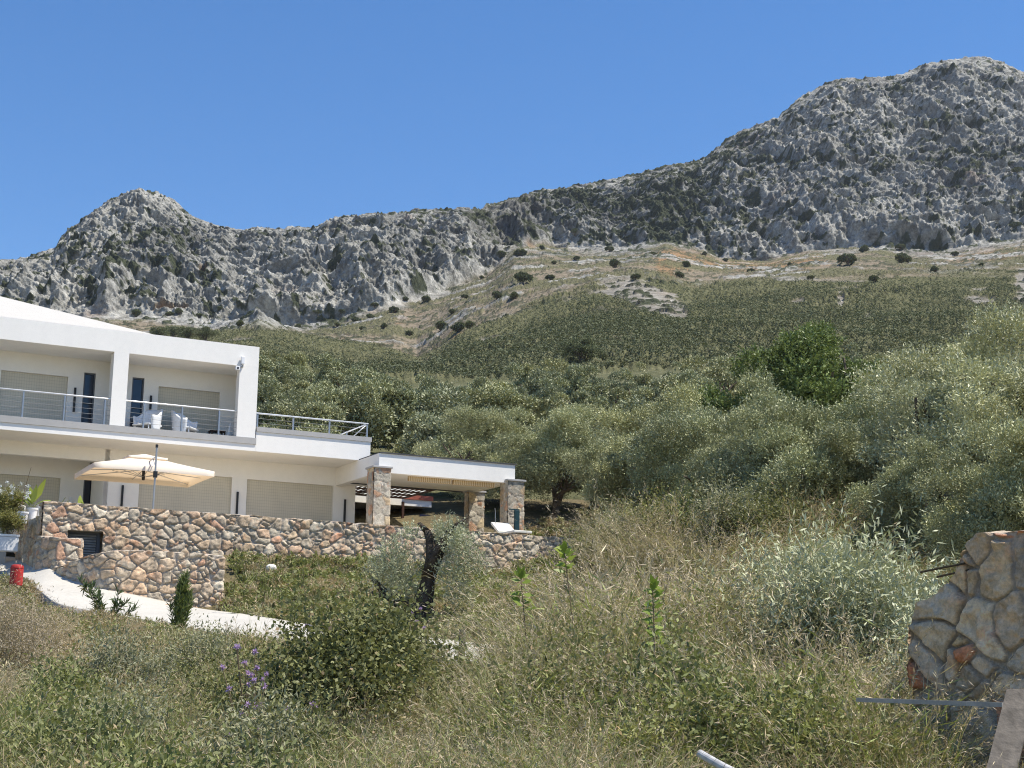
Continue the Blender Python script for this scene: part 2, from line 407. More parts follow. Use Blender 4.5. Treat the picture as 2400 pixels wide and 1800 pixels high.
def make_ground():
    ys = np.r_[np.linspace(-150, -12, 12), np.linspace(-10, 4, 15), np.linspace(4.4, 56, 230), np.linspace(57, 80, 24)]
    us = np.r_[np.linspace(-6, -1.05, 14), np.linspace(-1, 1, 260), np.linspace(1.05, 6, 14)]
    half = .42*np.maximum(ys, 14)+1.5
    X = us[None,:]*half[:,None]; Y = np.repeat(ys[:,None], len(us), 1)
    Z = ground_z(X, Y); Z = Z-np.where(Y > 66, (Y-66)*.35, 0)
    # orange cut slope under the kerb
    c = W(165, 1440, 39); c2 = W(330,1490,35)
    o = np.exp(-((X-c[0])**2/6+(Y-c[1]+1)**2/4))+.5*np.exp(-((X-c2[0])**2/3+(Y-c2[1])**2/3))+.12*fbm(X, Y, o=3, seed=3)
    m, t, b = new_mat('ground_soil')
    a = N(t, 'ShaderNodeAttribute', attribute_name='bare')
    n = noise(t, .35, 6, .6); n2 = noise(t, 6, 6, .7)
    cc = ramp(t, n, [(.3, (.10, .085, .045)), (.5, (.17, .135, .07)), (.62, (.08, .09, .035)), (.75, (.24, .18, .10))])
    oc = ramp(t, n2, [(.3, (.34, .20, .10)), (.7, (.60, .42, .26))])
    cc = mixc(t, .8, cc, ramp(t, n2, [(.3, .45), (.7, 1.3)]), 'MULTIPLY')
    t.links.new(mixc(t, a.outputs['Fac'], cc, oc), b.inputs['Base Color']); b.inputs['Roughness'].default_value = 1
    bump(t, b, n2, .9, .08)
    me = mesh_np('ground', np.stack([X,Y,Z],-1).reshape(-1,3), grid_faces(*X.shape), m, {'bare': np.clip(o*1.6-.3, 0, 1).ravel()}, smooth=True)
    tag(link('ground', me), kind='structure')
make_ground()

def make_drive():
    n = 260
    def res(P):
        s = np.r_[0, np.cumsum(np.linalg.norm(np.diff(P,axis=0),axis=1))]
        k = np.linspace(0, s[-1], n)
        Q = np.stack([np.interp(k, s, P[:,i]) for i in range(3)], -1)
        w_ = np.ones(9)/9
        for i in range(3): Q[4:-4,i] = np.convolve(Q[:,i], w_, 'valid')
        return Q
    A, B = res(ND), res(FD)
    rows = [A+[0,-.02,-.34], A+[0,-.01,-.02], A+[0,.02,0]]+[A+(B-A)*k for k in np.linspace(.02,1,16)]+[B+[0,.05,-.5]]
    V = np.stack(rows)
    me = mesh_np('driveway', V.reshape(-1,3), grid_faces(*V.shape[:2])[:, ::-1], M['concrete'])
    tag(link('driveway', me), kind='structure')
make_drive()

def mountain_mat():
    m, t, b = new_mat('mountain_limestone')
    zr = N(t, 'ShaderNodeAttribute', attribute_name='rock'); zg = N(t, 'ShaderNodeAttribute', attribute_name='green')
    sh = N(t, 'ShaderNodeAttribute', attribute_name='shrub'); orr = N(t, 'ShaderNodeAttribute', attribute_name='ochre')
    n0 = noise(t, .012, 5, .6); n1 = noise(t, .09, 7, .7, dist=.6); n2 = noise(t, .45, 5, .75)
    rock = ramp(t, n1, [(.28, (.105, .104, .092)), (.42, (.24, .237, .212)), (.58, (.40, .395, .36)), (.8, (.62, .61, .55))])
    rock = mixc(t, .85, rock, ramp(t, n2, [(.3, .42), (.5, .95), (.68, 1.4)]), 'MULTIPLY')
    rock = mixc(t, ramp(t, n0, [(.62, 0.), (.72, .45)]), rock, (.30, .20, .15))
    tnn = N(t, 'ShaderNodeAttribute', attribute_name='tone'); rock = mixc(t, tnn.outputs['Fac'], rock, mixc(t, 1., rock, (.50, .51, .52), 'MULTIPLY'))  # darkens the rock: random variation, plus cliff shade put into the colour
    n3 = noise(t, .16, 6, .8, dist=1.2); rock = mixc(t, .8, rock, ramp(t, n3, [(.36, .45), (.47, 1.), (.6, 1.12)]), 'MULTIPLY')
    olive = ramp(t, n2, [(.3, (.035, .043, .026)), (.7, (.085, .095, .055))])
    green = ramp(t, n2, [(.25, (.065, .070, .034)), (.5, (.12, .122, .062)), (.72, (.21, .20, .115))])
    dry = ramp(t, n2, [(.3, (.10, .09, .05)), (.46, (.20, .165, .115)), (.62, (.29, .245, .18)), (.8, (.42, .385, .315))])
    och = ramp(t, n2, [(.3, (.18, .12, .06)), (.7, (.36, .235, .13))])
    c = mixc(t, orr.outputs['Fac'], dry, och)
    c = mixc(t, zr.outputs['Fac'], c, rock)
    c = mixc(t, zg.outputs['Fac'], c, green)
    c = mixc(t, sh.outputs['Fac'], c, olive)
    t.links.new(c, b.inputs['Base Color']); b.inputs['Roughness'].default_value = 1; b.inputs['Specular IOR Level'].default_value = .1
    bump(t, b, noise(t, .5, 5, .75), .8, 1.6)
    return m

MT = {}
def make_mountain():
    xs = np.r_[np.linspace(-2600,-130,50), np.linspace(-120,2520,1480), np.linspace(2530,5200,50)]
    nc = len(xs)
    xc = np.clip(xs, -500, 2800)
    nodesY = np.stack([np.full(nc,64.), np.full(nc,230.), d_green(xc), d_cliff(xc), d_top(xc), d_top(xc)+140, d_top(xc)+900])
    yimg = [None, c_grove(xc), c_green(xc), c_cliff(xc), c_top(xc)]
    Xn = np.zeros_like(nodesY); Zn = np.zeros_like(nodesY)
    for i in range(1, 5):
        d = ray(xs, yimg[i]); Xn[i] = d[:,0]*nodesY[i]; Zn[i] = d[:,2]*nodesY[i]
    d = ray(xs, np.full(nc, 1215.)); Xn[0] = d[:,0]*64; Zn[0] = ground_z(Xn[0], nodesY[0])-.05
    Xn[5] = Xn[4]*nodesY[5]/nodesY[4]; Zn[5] = Zn[4]-70
    Xn[6] = Xn[4]*nodesY[6]/nodesY[4]; Zn[6] = Zn[4]-420
    segs = [50, 420, 130, 420, 14, 6]
    tt = [np.linspace(0, 1, n, endpoint=False) for n in segs]
    rows = []; zone = []
    for i, t_ in enumerate(tt):
        for a in t_: rows.append((i, a))
    rows.append((5, 1.))
    I = np.array([r[0] for r in rows]); A = np.array([r[1] for r in rows])[:,None]
    X = Xn[I]*(1-A)+Xn[I+1]*A; Y = nodesY[I]*(1-A)+nodesY[I+1]*A; Z = Zn[I]*(1-A)+Zn[I+1]*A
    # round the breaks of slope below the crest
    cum = np.r_[0, np.cumsum(segs)]
    px = np.repeat(xs[None,:], len(I), 0)
    # image height of each vertex, used to lay out rock, scree and scrub on the slope
    py = proj(np.stack([X,Y,Z],-1))[1]
    wob = 18*fbm(X/60, Y/60, Z/60, o=4, seed=21)+6*fbm(X/12, Y/12, Z/12, o=3, seed=23)
    cl, gr = c_cliff(px), c_green(px)
    rock = sstep(6, -6, py-cl+wob)
    # outcrops in the scree
    oc = fbm(X/22, Y/22, Z/22, o=4, seed=31)
    scree = (1-rock)
    rock = np.maximum(rock, scree*sstep(.20, .32, oc)*sstep(40, -20, py-gr)*.95)
    green = sstep(-8, 8, py-gr+wob*1.3)
    gcov = fbm(X/22, Y/22, Z/22, o=4, seed=35)
    green = np.maximum(green*sstep(-.62, -.45, gcov+.25*sstep(0,80,py-gr)), (1-sstep(.0,.2,np.abs(gcov+.02)))*0)
    mid = (py > cl-4) & (py < gr+12)
    green = np.where(mid, np.maximum(green, sstep(.05,.16, fbm(X/18,Y/30,Z/18,o=4,seed=37))*.85*(1-sstep(.3,.6,rock))), green)
    # pale rock ledges and paths in the green slope
    led = fbm(X/26, Y/70, Z/9, o=4, seed=41)
    bare = sstep(.36,.42, led)*sstep(140,10,py-gr)*sstep(-5,20,py-gr)
    def blob(x0, y0, sx, sy, amp=1.): return amp*np.exp(-(((px-x0)/sx)**2+((py-y0)/sy)**2))
    nn = fbm(X/9, Y/9, Z/9, o=4, seed=43)
    patch = blob(1545,712,62,28,1.0)+blob(1500,690,40,20)+blob(1590,735,30,20,.9)+blob(1480,680,60,12)+blob(2290,690,40,10,.9)+blob(1870,700,20,7,.9)+blob(2410,665,32,40,1.3)+blob(820,838,70,10,.9)+blob(1010,855,45,14,.7)+blob(2035,745,8,22,1.25)+blob(1955,722,16,8,1.2)+blob(2025,765,16,5,1.1)+blob(1970,702,8,12,1.1)+blob(1450,660,80,16,.6)+blob(1330,690,60,18,.5)
    bare = np.maximum(bare, sstep(.38,.55, patch+.45*nn))
    rock = np.maximum(rock, bare*.6*sstep(0,10,py-cl)); green = green*(1-bare)
    ochre = sstep(.05,.45, blob(1780,615,160,22,.9)+blob(1590,600,45,25,.8)+blob(330,705,30,18,1)+blob(400,740,80,14,1)+blob(485,690,22,22,.9)+blob(820,735,90,22,.6)+blob(1080,790,28,14,1.2)+blob(2300,600,110,18,.6)+blob(1240,560,80,25,.4)+blob(1560,640,20,40,.8)+.5*nn-.12)
    ochre_in = sstep(.62,.8, blob(330,705,26,13,1.1)+blob(485,690,16,18,1.05)+blob(400,742,70,10,1.)+.3*nn)
    rock = rock*(1-ochre_in)
    # dark shrubs growing in the crags
    s1 = fbm(X/9, Y/9, Z/9, o=3, seed=51); s2 = fbm(X/45, Y/45, Z/45, o=3, seed=53)
    dens = .42*blob(1360,500,300,60)+.35*blob(1620,420,120,110)+.25*blob(1540,560,60,25)+.22*blob(1700,560,260,50)+.2*blob(1230,560,60,50)+.12*blob(1900,420,400,130)+.3*blob(160,560,40,60)+.2*blob(300,640,200,90)+.3*blob(740,500,60,20)
    s1 = .55*s1+.6*fbm(X/3.6, Y/4, Z/3.6, o=2, seed=57)
    shrub = sstep(.25,.33, s1+.22*s2+.75*dens+.035)*sstep(.2,.6,rock)
    spk = sstep(.13,.25, fbm(X/3.2,Y/4.5,Z/3.2,o=3,seed=111)+.25*fbm(X/40,Y/40,o=2,seed=112))*(1-rock)*(1-green)*(I[:,None]>=2)
    shrub = np.maximum(shrub, spk*.9)
    # relief
    crest = sstep(0, 60, py-c_top(px))                         # 0 at the sky line
    cliffz = sstep(6, -22, py-cl+.5*wob)                      # the crags proper stand above the scree
    rk = np.where(I[:,None] >= 4, .3, 1.)*(cliffz*sstep(.0,.5,rock))
    lowrock = (1-cliffz)*rock*(I[:,None] >= 2)
    q = 1/1.0
    wx = 10*fbm(X/50,Y/50,Z/50,o=3,seed=61); wz = 10*fbm(X/50,Y/50,Z/50,o=3,seed=63)
    big = fbm((X+wx)/75, Y/150, (Z+wz)/120, o=3, seed=71, ridged=True)
    gul = fbm((X+wx+.35*Z)/22, Y/45, (Z+wz)/50, o=4, seed=73, ridged=True, gain=.6)
    fine = fbm((X+.5*wx)/7, Y/8, (Z+.5*wz)/6.5, o=4, seed=77, ridged=True, gain=.68)
    ledge = fbm(X/40, Y/40, (Z+.25*X+wz)/6., o=2, seed=79, ridged=True)
    crag = fbm((X+.4*wx)/3.0, Y/4, (Z+.4*wz)/2.4, o=3, seed=78, ridged=True, gain=.7)
    disp = rk*(big*13*(.28+.72*crest)+gul*11*(.2+.8*crest)+fine*4.4*(.5+.5*crest)+crag*1.3*(.6+.4*crest)+ledge*3.8*(.4+.6*crest))
    disp += lowrock*(.8+1.6*fbm(X/5,Y/5,Z/5,o=3,seed=85,ridged=True))
    disp += (1-rk)*(I[:,None] >= 2)*(fbm(X/14,Y/14,Z/14,o=4,seed=83)*1.3)
    disp += shrub*1.8*np.abs(vnoise(X/2,Y/2,Z/2,seed=90))
    # gentle folds of the green hill
    fold = fbm(X/70, Y/120, o=3, seed=91)
    mid_w = np.where(I[:,None] == 1, np.sin(np.pi*np.clip(A,0,1))**.7, np.where(I[:,None] == 2, .0, 0))
    up = mid_w*fold*7
    # bushes of the scrub: rounded mounds
    f1, f2, _, _ = cells(X/1.15, Y/1.7, seed=5)
    f1b, _, _, _ = cells(X/2.1+3, Y/3.0, seed=9)
    mound = np.clip(1-f1*1.5, 0, 1)**.5*.75+np.clip(1-f1b*1.5, 0, 1)**.5*.85
    up += green*(I[:,None] >= 1)*(I[:,None] < 4)*(mound*.95+.5*vnoise(X/.45,Y/.8,seed=77))*(.6+.8*sstep(-.4,.5,gcov))
    up += bare*.5*np.abs(nn)*2
    # push out towards the valley and up
    X2 = X - disp*.15*X/np.maximum(Y,1); Y2 = Y - disp*.75; Z2 = Z + disp*.5*np.where(I[:,None]>=4,1,1) + up
    V = np.stack([X2, Y2, Z2], -1)
    # hold the crest line where it stands in front of the sky
    me = mesh_np('mountain', V.reshape(-1,3), grid_faces(*X.shape), mountain_mat(), {'tone': np.clip(.5*sstep(-.1,.5,s2)+1.1*blob(1330,520,260,50)+.5*blob(1560,470,90,110)+.45*blob(1800,480,260,60)+.6*blob(440,600,200,60)+.4*blob(700,680,160,50)+.4*blob(2250,420,150,90)+.25*fbm(X/30,Y/30,Z/60,o=3,seed=99),0,1).ravel(), 'rock': rock.ravel(), 'green': green.ravel(), 'shrub': shrub.ravel(), 'ochre': ochre.ravel()}, smooth=False)  # first attribute: random patches, with blobs painting shade on the cliffs
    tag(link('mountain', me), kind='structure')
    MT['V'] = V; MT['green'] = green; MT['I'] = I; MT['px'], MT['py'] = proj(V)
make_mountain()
def on_mountain(px, py):
    """the surface point of the slope seen at this place"""
    j = int(np.argmin(np.abs(MT['px'][500]-px))); col = MT['py'][60:950, j]
    i = int(np.argmin(np.abs(col-py)))+60
    return MT['V'][i, j]

def make_scrub():
    rng = np.random.default_rng(12); V = MT['V']; g = MT['green']; I = MT['I']
    w_ = g*(MT['px'] > 380)*(MT['px'] < 2500)*(MT['px']*0+((I >= 1) & (I < 3))[:,None])
    w_ = w_*(MT['V'][...,1] > 150); w_[:, :-1] *= 1
    idx = np.flatnonzero(w_.ravel() > rng.random(w_.size)*1.0)
    gp = (MT['py']-c_green(MT['px'])).ravel()[idx]; pt = fbm(V[...,0].ravel()[idx]/25, V[...,1].ravel()[idx]/25, o=3, seed=66)
    idx = idx[rng.random(len(idx)) < (.18+.82*sstep(-10, 90, gp+60*pt))*(.75+.5*pt)]
    idx = idx[rng.random(len(idx)) < np.clip(105000./len(idx), 0, 1)]
    P_ = V.reshape(-1,3)[idx]; n = len(P_); s_ = rng.uniform(.22,.58,n)*np.where(rng.random(n) < .05, 1.9, 1)
    vs, ts = [], []
    for k in range(12):
        d = rng.normal(size=(n,3)); d /= np.linalg.norm(d,axis=1)[:,None]; d[:,2] = np.abs(d[:,2])
        c_ = P_+d*s_[:,None]*[.75,.75,.85]+[0,0,.05]
        a_ = rng.normal(size=(n,3))*[1,1,.5]; a_ /= np.linalg.norm(a_,axis=1)[:,None]; nrm = d+rng.normal(size=(n,3))*.45+[0,0,.4]; b_ = np.cross(nrm, a_); b_ /= np.linalg.norm(b_,axis=1)[:,None]+1e-9
        l = (s_*rng.uniform(.3,.55,n))[:,None]
        vs.append(np.stack([c_-a_*l*.6, c_-b_*l*.45, c_+a_*l*.6, c_+b_*l*.45],1)); ts.append(np.repeat(rng.uniform(0,.85,n)[:,None]*.5+rng.uniform(0,.5,n)[:,None],4,1))
    V2 = np.stack(vs,1).reshape(-1,3); T2 = np.stack(ts,1).reshape(-1)
    o = link('scrub', mesh_np('scrub', V2, np.arange(len(V2)).reshape(-1,4), M['scrub'], {'tint': T2})); tag(o, 'low olive green scrub covering the hill behind the grove', 'scrub', kind='stuff'); print('scrub', n)
M['scrub'] = leaf_mat('scrub_leaves', (.135,.15,.085), None, .1, .3, .8, hue_noise=0, spec=.1)
make_scrub()

# ------------------------------------------------------------------ rubble stone walls
PAL = np.array([(.62,.49,.37),(.55,.47,.38),(.64,.55,.44),(.62,.42,.28),(.60,.46,.34),(.52,.45,.37),(.64,.48,.33),(.50,.43,.35),(.60,.49,.38),(.50,.28,.19),(.66,.59,.49),(.56,.38,.27),(.60,.44,.31),(.54,.47,.39)])
def stone_field(s, z, cw, ch, seed, depth, pal=PAL, mortar=(.44,.385,.32), mw=.10, rough=1., split=.26, flat=0.):
    wx = .16*fbm(s/cw*1.3, z/ch*1.3, o=2, seed=seed+50); wy = .16*fbm(s/cw*1.3+9, z/ch*1.3, o=2, seed=seed+60)
    f1, f2, cx, cy_ = cells(s/cw+wx, z/ch+wy, seed, .95)
    e = f2-f1
    spl = _h(cx, cy_, cx*0+21, seed) < split                    # some stones are broken into smaller ones
    g1, g2, gx, gy = cells(s/cw*1.75+wx*1.3+5, z/ch*1.75+wy*1.3, seed+2, .9)
    e = np.where(spl, np.minimum(e, (g2-g1)*.62), e)
    cx = np.where(spl, gx*.37+cx*3.1, cx); cx = np.round(cx*10); cy_ = np.where(spl, np.round((gy*.41+cy_*2.7)*10), cy_*10)
    prof = sstep(.0, mw*1.1, e-mw*.3)
    rid = _h(cx, cy_, cx*0+7, seed); r2 = _h(cx, cy_, cx*0+9, seed); r3 = _h(cx, cy_, cx*0+11, seed); r4 = _h(cx, cy_, cx*0+13, seed)
    bul = np.sqrt(np.clip(e*1.5, 0, 1))*.22
    tilt = (np.sin(s/cw*2.2+r2*6)*.5*(r2-.5)+np.sin(z/ch*2.2+r3*6)*.5*(r3-.5))*1.6
    rough_n = fbm(s*9, z*9, o=3, seed=seed+3)*.3*rough+fbm(s*3.5, z*3.5, o=2, seed=seed+4, ridged=True)*.16*rough
    d = depth*prof*(.5+bul*(1-.6*flat)+tilt*.8*(1-.75*flat)+rough_n*1.5*(1-.3*flat)+.35*r4)+depth*.15*rough_n+.008*fbm(s*24, z*24, o=4, seed=seed+8, ridged=True, gain=.65)
    col = pal[(rid*len(pal)).astype(int) % len(pal)]*(.78+.5*r2[..., None])
    v = fbm(s*4, z*4, o=3, seed=seed+5)[..., None]
    col = (col*.74+pal.mean(0)*.26)*(1+.25*v)*np.array([1.,1.0,.93])
    k = sstep(.25, .75, prof)[..., None]
    col = np.array(mortar)*(1+.25*v)*(1-k)+col*k
    return d, col
def stone_ribbon(name, path, ztop, zbot, res=.028, cw=.42, ch=.32, seed=1, depth=.07, thick=.42, closed=False, parent=None, loc0=None, pal=PAL, cap=True, mw=.10, hole=None, rough=1., topn=0., split=.26, flat=0.3, mortar=(.44,.385,.32)):
    """wall along path (front face to the right hand when walking it backwards); ztop / zbot per node"""
    P = np.asarray(path, float); zt = np.broadcast_to(np.asarray(ztop, float), (len(P),)); zb = np.broadcast_to(np.asarray(zbot, float), (len(P),))
    seg = np.linalg.norm(np.diff(P, axis=0), axis=1); t = np.diff(P, axis=0)/seg[:, None]
    nrm = np.stack([t[:,1], -t[:,0]], -1)                     # outward = right of travel
    if closed:
        loop = P; zt2, zb2 = zt, zb
    else:
        nn_ = np.vstack([nrm[:1], (nrm[:-1]+nrm[1:])/2, nrm[-1:]]); nn_ /= np.linalg.norm(nn_, axis=1)[:, None]
        back = (P-nn_*thick)[::-1]
        loop = np.vstack([P, back, P[:1]]); zt2 = np.r_[zt, zt[::-1], zt[:1]]; zb2 = np.r_[zb, zb[::-1], zb[:1]]
    sl_ = np.r_[0, np.cumsum(np.linalg.norm(np.diff(loop, axis=0), axis=1))]
    L = sl_[-1]; n = int(L/res)
    s = np.unique(np.r_[np.linspace(0, L, n), sl_])
    x = np.interp(s, sl_, loop[:,0]); y = np.interp(s, sl_, loop[:,1]); a = np.interp(s, sl_, zt2); b = np.interp(s, sl_, zb2)
    a = a+topn*(fbm(s*2.2, s*0, o=4, seed=seed+31))
    tx = np.gradient(x, s+np.arange(len(s))*1e-9); ty = np.gradient(y, s+np.arange(len(s))*1e-9)
    l = np.hypot(tx, ty)+1e-9; nx, ny = ty/l, -tx/l
    m = max(3, int((a.max()-b.min())/res)); T = np.linspace(0, 1, m)[:, None]
    Z = b+(a-b)*T; S = np.repeat(s[None, :], m, 0)
    d, col = stone_field(S, Z, cw, ch, seed, depth, pal, mortar, mw, rough, split, flat)
    X = x+nx*d; Y = y+ny*d
    Z = Z-np.where(T > .999, 1, 0)*0
    V = np.stack([X, Y, np.broadcast_to(Z, X.shape)], -1)
    F = grid_faces(m, len(s))
    if hole is not None:
        uc = (S.ravel()[F].mean(1)); zc = (Z.ravel()[F].mean(1)); F = F[~hole(uc, zc)]
    verts = [V.reshape(-1, 3)]; faces = [F]; cols = [col.reshape(-1, 3)]
    if cap:
        top = V[-1]; cen_n = 7
        if closed:
            c0 = top.mean(0)
            R = np.stack([top+(c0-top)*k for k in np.linspace(0, 1, 6)]); RS = np.repeat(s[None], 6, 0)
        else:
            nf = len(P); sf = sl_[nf-1]; k = np.linspace(0, sf, int(sf/res)+2)
            fr = np.stack([np.interp(k, s, top[:, i]) for i in range(3)], -1)
            se = sl_[nf]; kb = L-(sl_[-1]-sl_[-2]) - k/sf*(sl_[-2]-se)
            bk = np.stack([np.interp(kb, s, top[:, i]) for i in range(3)], -1)
            R = np.stack([fr+(bk-fr)*q for q in np.linspace(0, 1, 8)]); RS = np.repeat(k[None], 8, 0)
        Q = np.repeat(np.linspace(0, 1, len(R))[:, None], R.shape[1], 1)*thick
        dd, cc = stone_field(RS, Q+50, cw, thick*1.2, seed+1, .03, pal, mw=.06)
        R = R.copy(); edge = np.sin(np.pi*np.linspace(0, 1, len(R)))[:, None]
        R[..., 2] += dd*edge
        cc = cc*.5+.5*np.array((.40,.37,.33))
        verts.append(R.reshape(-1, 3)); faces.append(grid_faces(R.shape[0], R.shape[1])+len(verts[0])); cols.append(cc.reshape(-1, 3))
    v = np.concatenate(verts)
    if loc0 is not None: v = v-np.asarray(loc0)
    me = mesh_np(name, v, np.concatenate(faces), M['stone'], None, False, {'col': np.concatenate(cols)})
    return link(name, me, parent, loc0 if parent is None and loc0 is not None else None)

# ------------------------------------------------------------------ the house
HZ = 4.6                                   # terrace level, survey units
hb = H(0, 0, HZ)
def hl(u, v, z): return (u*SC, v*SC, (z-HZ)*SC)     # local coordinates below an empty at hb turned by HROT
def hbox(mb, u0, u1, v0, v1, z0, z1): mb.box(hl(u0, v0, z0), hl(u1, v1, z1))
def part(name, mat, parent, boxes, bevel=0):
    mb = MB()
    for b in boxes: hbox(mb, *b)
    return mb.build(name, mat, parent, bevel=bevel)
def hthing(name, label, cat, u=0, v=0, z=HZ, group=None):
    e = empty(name, H(u, v, z), HROT); tag(e, label, cat, group); return e
def wall_open(mb, u0, u1, z0, z1, v, th, op):
    """front face at v with openings cut right through, and reveals th deep"""
    us = sorted({u0, u1, *[o[0] for o in op], *[o[1] for o in op]}); zs = sorted({z0, z1, *[o[2] for o in op], *[o[3] for o in op]})
    us = [u for u in us if u0 <= u <= u1]; zs = [z for z in zs if z0 <= z <= z1]
    inside = lambda a, b: any(o[0] <= a <= o[1] and o[2] <= b <= o[3] for o in op)
    for i in range(len(us)-1):
        for j in range(len(zs)-1):
            if inside((us[i]+us[i+1])/2, (zs[j]+zs[j+1])/2): continue
            mb.add([hl(us[i],v,zs[j]), hl(us[i+1],v,zs[j]), hl(us[i+1],v,zs[j+1]), hl(us[i],v,zs[j+1])], [(0,1,2,3)])
    for o in op:
        a, b, c, d = o; c = max(c, z0); d = min(d, z1)
        for q in ([hl(a,v,c),hl(a,v,d),hl(a,v+th,d),hl(a,v+th,c)], [hl(b,v,c),hl(b,v+th,c),hl(b,v+th,d),hl(b,v,d)],
                  [hl(a,v,d),hl(b,v,d),hl(b,v+th,d),hl(a,v+th,d)], [hl(a,v,c),hl(a,v+th,c),hl(b,v+th,c),hl(b,v,c)]):
            mb.add(q, [(0,1,2,3)])

house = hthing('house', 'modern white two storey house with flat balconies and beige shutters above the long stone wall', 'house')
# ground floor walls
mb = MB()
gops = [(-3.2,-.1,4.6,6.9), (.42,3.52,4.6,6.88)]
wall_open(mb, -4.35, 4.33, 4.5, 7.51, 2.1, .14, gops)
hbox(mb, -4.35, -4.2, 2.1, 4.0, 4.5, 7.5); hbox(mb, -14, -4.353, 2.1, 2.35, 7.09, 7.51)
wall_open(mb, -14, -3.9, 4.5, 7.5, 4.0, .14, [(-8.6,-5.36,4.6,6.7), (-4.6,-4.22,4.6,6.94)])
mb.add([hl(4.33,2.1,4.5),hl(4.33,10,4.5),hl(4.33,10,7.51),hl(4.33,2.1,7.51)], [(0,1,2,3)])
mb.build('ground_floor_wall', M['white'], house)
# balcony slab, with its grey coping
part('balcony_slab', M['white'], house, [(-14,-.003,0,10,7.51,7.73), (0,4.0,0,10,7.51,8.16)])
part('balcony_coping', M['coping'], house, [(-14,.0,-.035,1.9,7.733,7.94), (.003,4.03,-.035,.30,8.163,8.32), (3.75,4.03,.303,9.9,8.163,8.32)])
part('balcony_floor', M['coping'], house, [(.01,3.74,.31,9.9,8.03,8.07)])
# upper floor
mb = MB()
uops = [(-7.84,-5.78,7.95,9.66), (-5.29,-4.92,7.95,9.86), (-3.74,-3.35,7.95,9.87), (-2.87,-.8,7.95,9.66)]
wall_open(mb, -14, -.30, 7.942, 10.28, 1.65, .16, uops)
hbox(mb, -4.46, -4.30, .46, 1.648, 7.942, 10.278); hbox(mb, -.30, -.03, .31, 10, 7.942, 10.278)
mb.build('upper_floor_wall', M['white'], house)
part('column', M['white'], house, [(-4.73,-4.26,0,.45,7.942,10.279)])
part('column', M['white'], house, [(-.66,-.03,0,.305,7.942,10.279)])
rf = part('roof', M['white'], house, [(-14,-.03,0,10,10.28,10.98)])
mb = MB()
A_, B_ = (-3.5, .02, 10.982), (-7.85, 4.5, 12.75)
mb.add([hl(*A_), hl(-14,.02,10.982), hl(-14,4.5,12.75), hl(*B_), hl(-3.5,9.9,10.982), hl(-14,9.9,10.982)], [(0,3,2,1), (0,4,3,3), (4,5,2,3)])
mb.build('hipped_roof_slope', M['white_roof'], rf)
def window(o, v, mat, name, parent, fr=.05, louvre=True):
    a, b, c, d = o
    mb = MB(); hbox(mb, a+.003, b-.003, v+.10, v+.13, c, d-.003); w_ = mb.build(name, mat, parent); return w_
for o in (gops[0], gops[1]): window(o, 2.1, M['shutter'], 'roller_shutter', house)
window((-8.6,-5.36,4.6,6.7), 4.0, M['shutter'], 'roller_shutter', house)
window(uops[0], 1.65, M['shutter'], 'roller_shutter', house); window(uops[3], 1.65, M['shutter'], 'roller_shutter', house)
def narrow(o, v):
    a, b, c, d = o; w_ = window(o, v, M['glass'], 'narrow_window', house)
    k = .045
    part('window_frame', M['frame'], w_, [(a+.004,a+k,v+.05,v+.098,c,d-.004), (b-k,b-.004,v+.05,v+.098,c,d-.004), (a+k,b-k,v+.05,v+.098,d-k,d-.004), (a+k,b-k,v+.05,v+.098,c+.9,c+.93)])
narrow(uops[1], 1.65); narrow(uops[2], 1.65); narrow((-4.6,-4.22,4.6,6.94), 4.0)
for u, z0, z1, v in [(-5.545,8.53,9.32,1.65), (-3.11,8.5,9.31,1.65), (-3.735,5.5,6.36,2.1), (.1,5.55,6.42,2.1), (3.945,5.55,6.43,2.1)]:
    part('wall_lamp', M['dark'], house, [(u-.032,u+.032,v-.07,v-.002,z0,z1)], bevel=.006)
vt = part('wall_vent', M['coping'], house, [(-4.45,-4.27,3.96,3.998,7.12,7.28)])
part('vent_slot', M['dark'], vt, [(-4.43,-4.37,3.952,3.958,7.14,7.26), (-4.35,-4.29,3.952,3.958,7.14,7.26)])
part('wall_socket', M['plastic'], house, [(-5.05,-4.95,3.96,3.998,5.85,6.1)])
# railing
def railing():
    for u in (-13.6,-12.3,-11.05,-9.8,-8.58,-7.355,-6.125,-4.895,-3.665,-2.455,-1.24,-.03):
        part('railing_post', M['post'], house, [(u-.022,u+.022,.04,.12,7.942,8.735)])
    for u in (.05,1.28,2.55,3.9):
        part('railing_post', M['post'], house, [(u-.02,u+.02,.08,.14,8.322 if u > .06 else 7.95,8.765)])
    mb = MB(); mb.tube([hl(-14,.08,8.76), hl(3.93,.09,8.79)], .026*SC, 10); mb.tube([hl(3.9,.09,8.79), hl(3.9,4,8.79)], .024*SC, 8)
    mb.tube([hl(3.42,.10,8.33), hl(3.88,.10,8.76)], .018*SC, 6)
    mb.build('handrail', M['steel'], house, smooth=True)
    for z in (8.10, 8.25, 8.41, 8.57):
        mb = MB(); mb.tube([hl(-14,.08,z), hl(-.03,.08,z)], .006, 6); mb.build('railing_cable', M['cable'], house)
    for z in (8.47, 8.62):
        mb = MB(); mb.tube([hl(.05,.11,z), hl(3.9,.11,z)], .006, 6); mb.build('railing_cable', M['cable'], house)
    for u in (3.9,):
        part('railing_post', M['post'], house, [(u-.02,u+.02,2.0,2.05,8.322,8.765)])
railing()
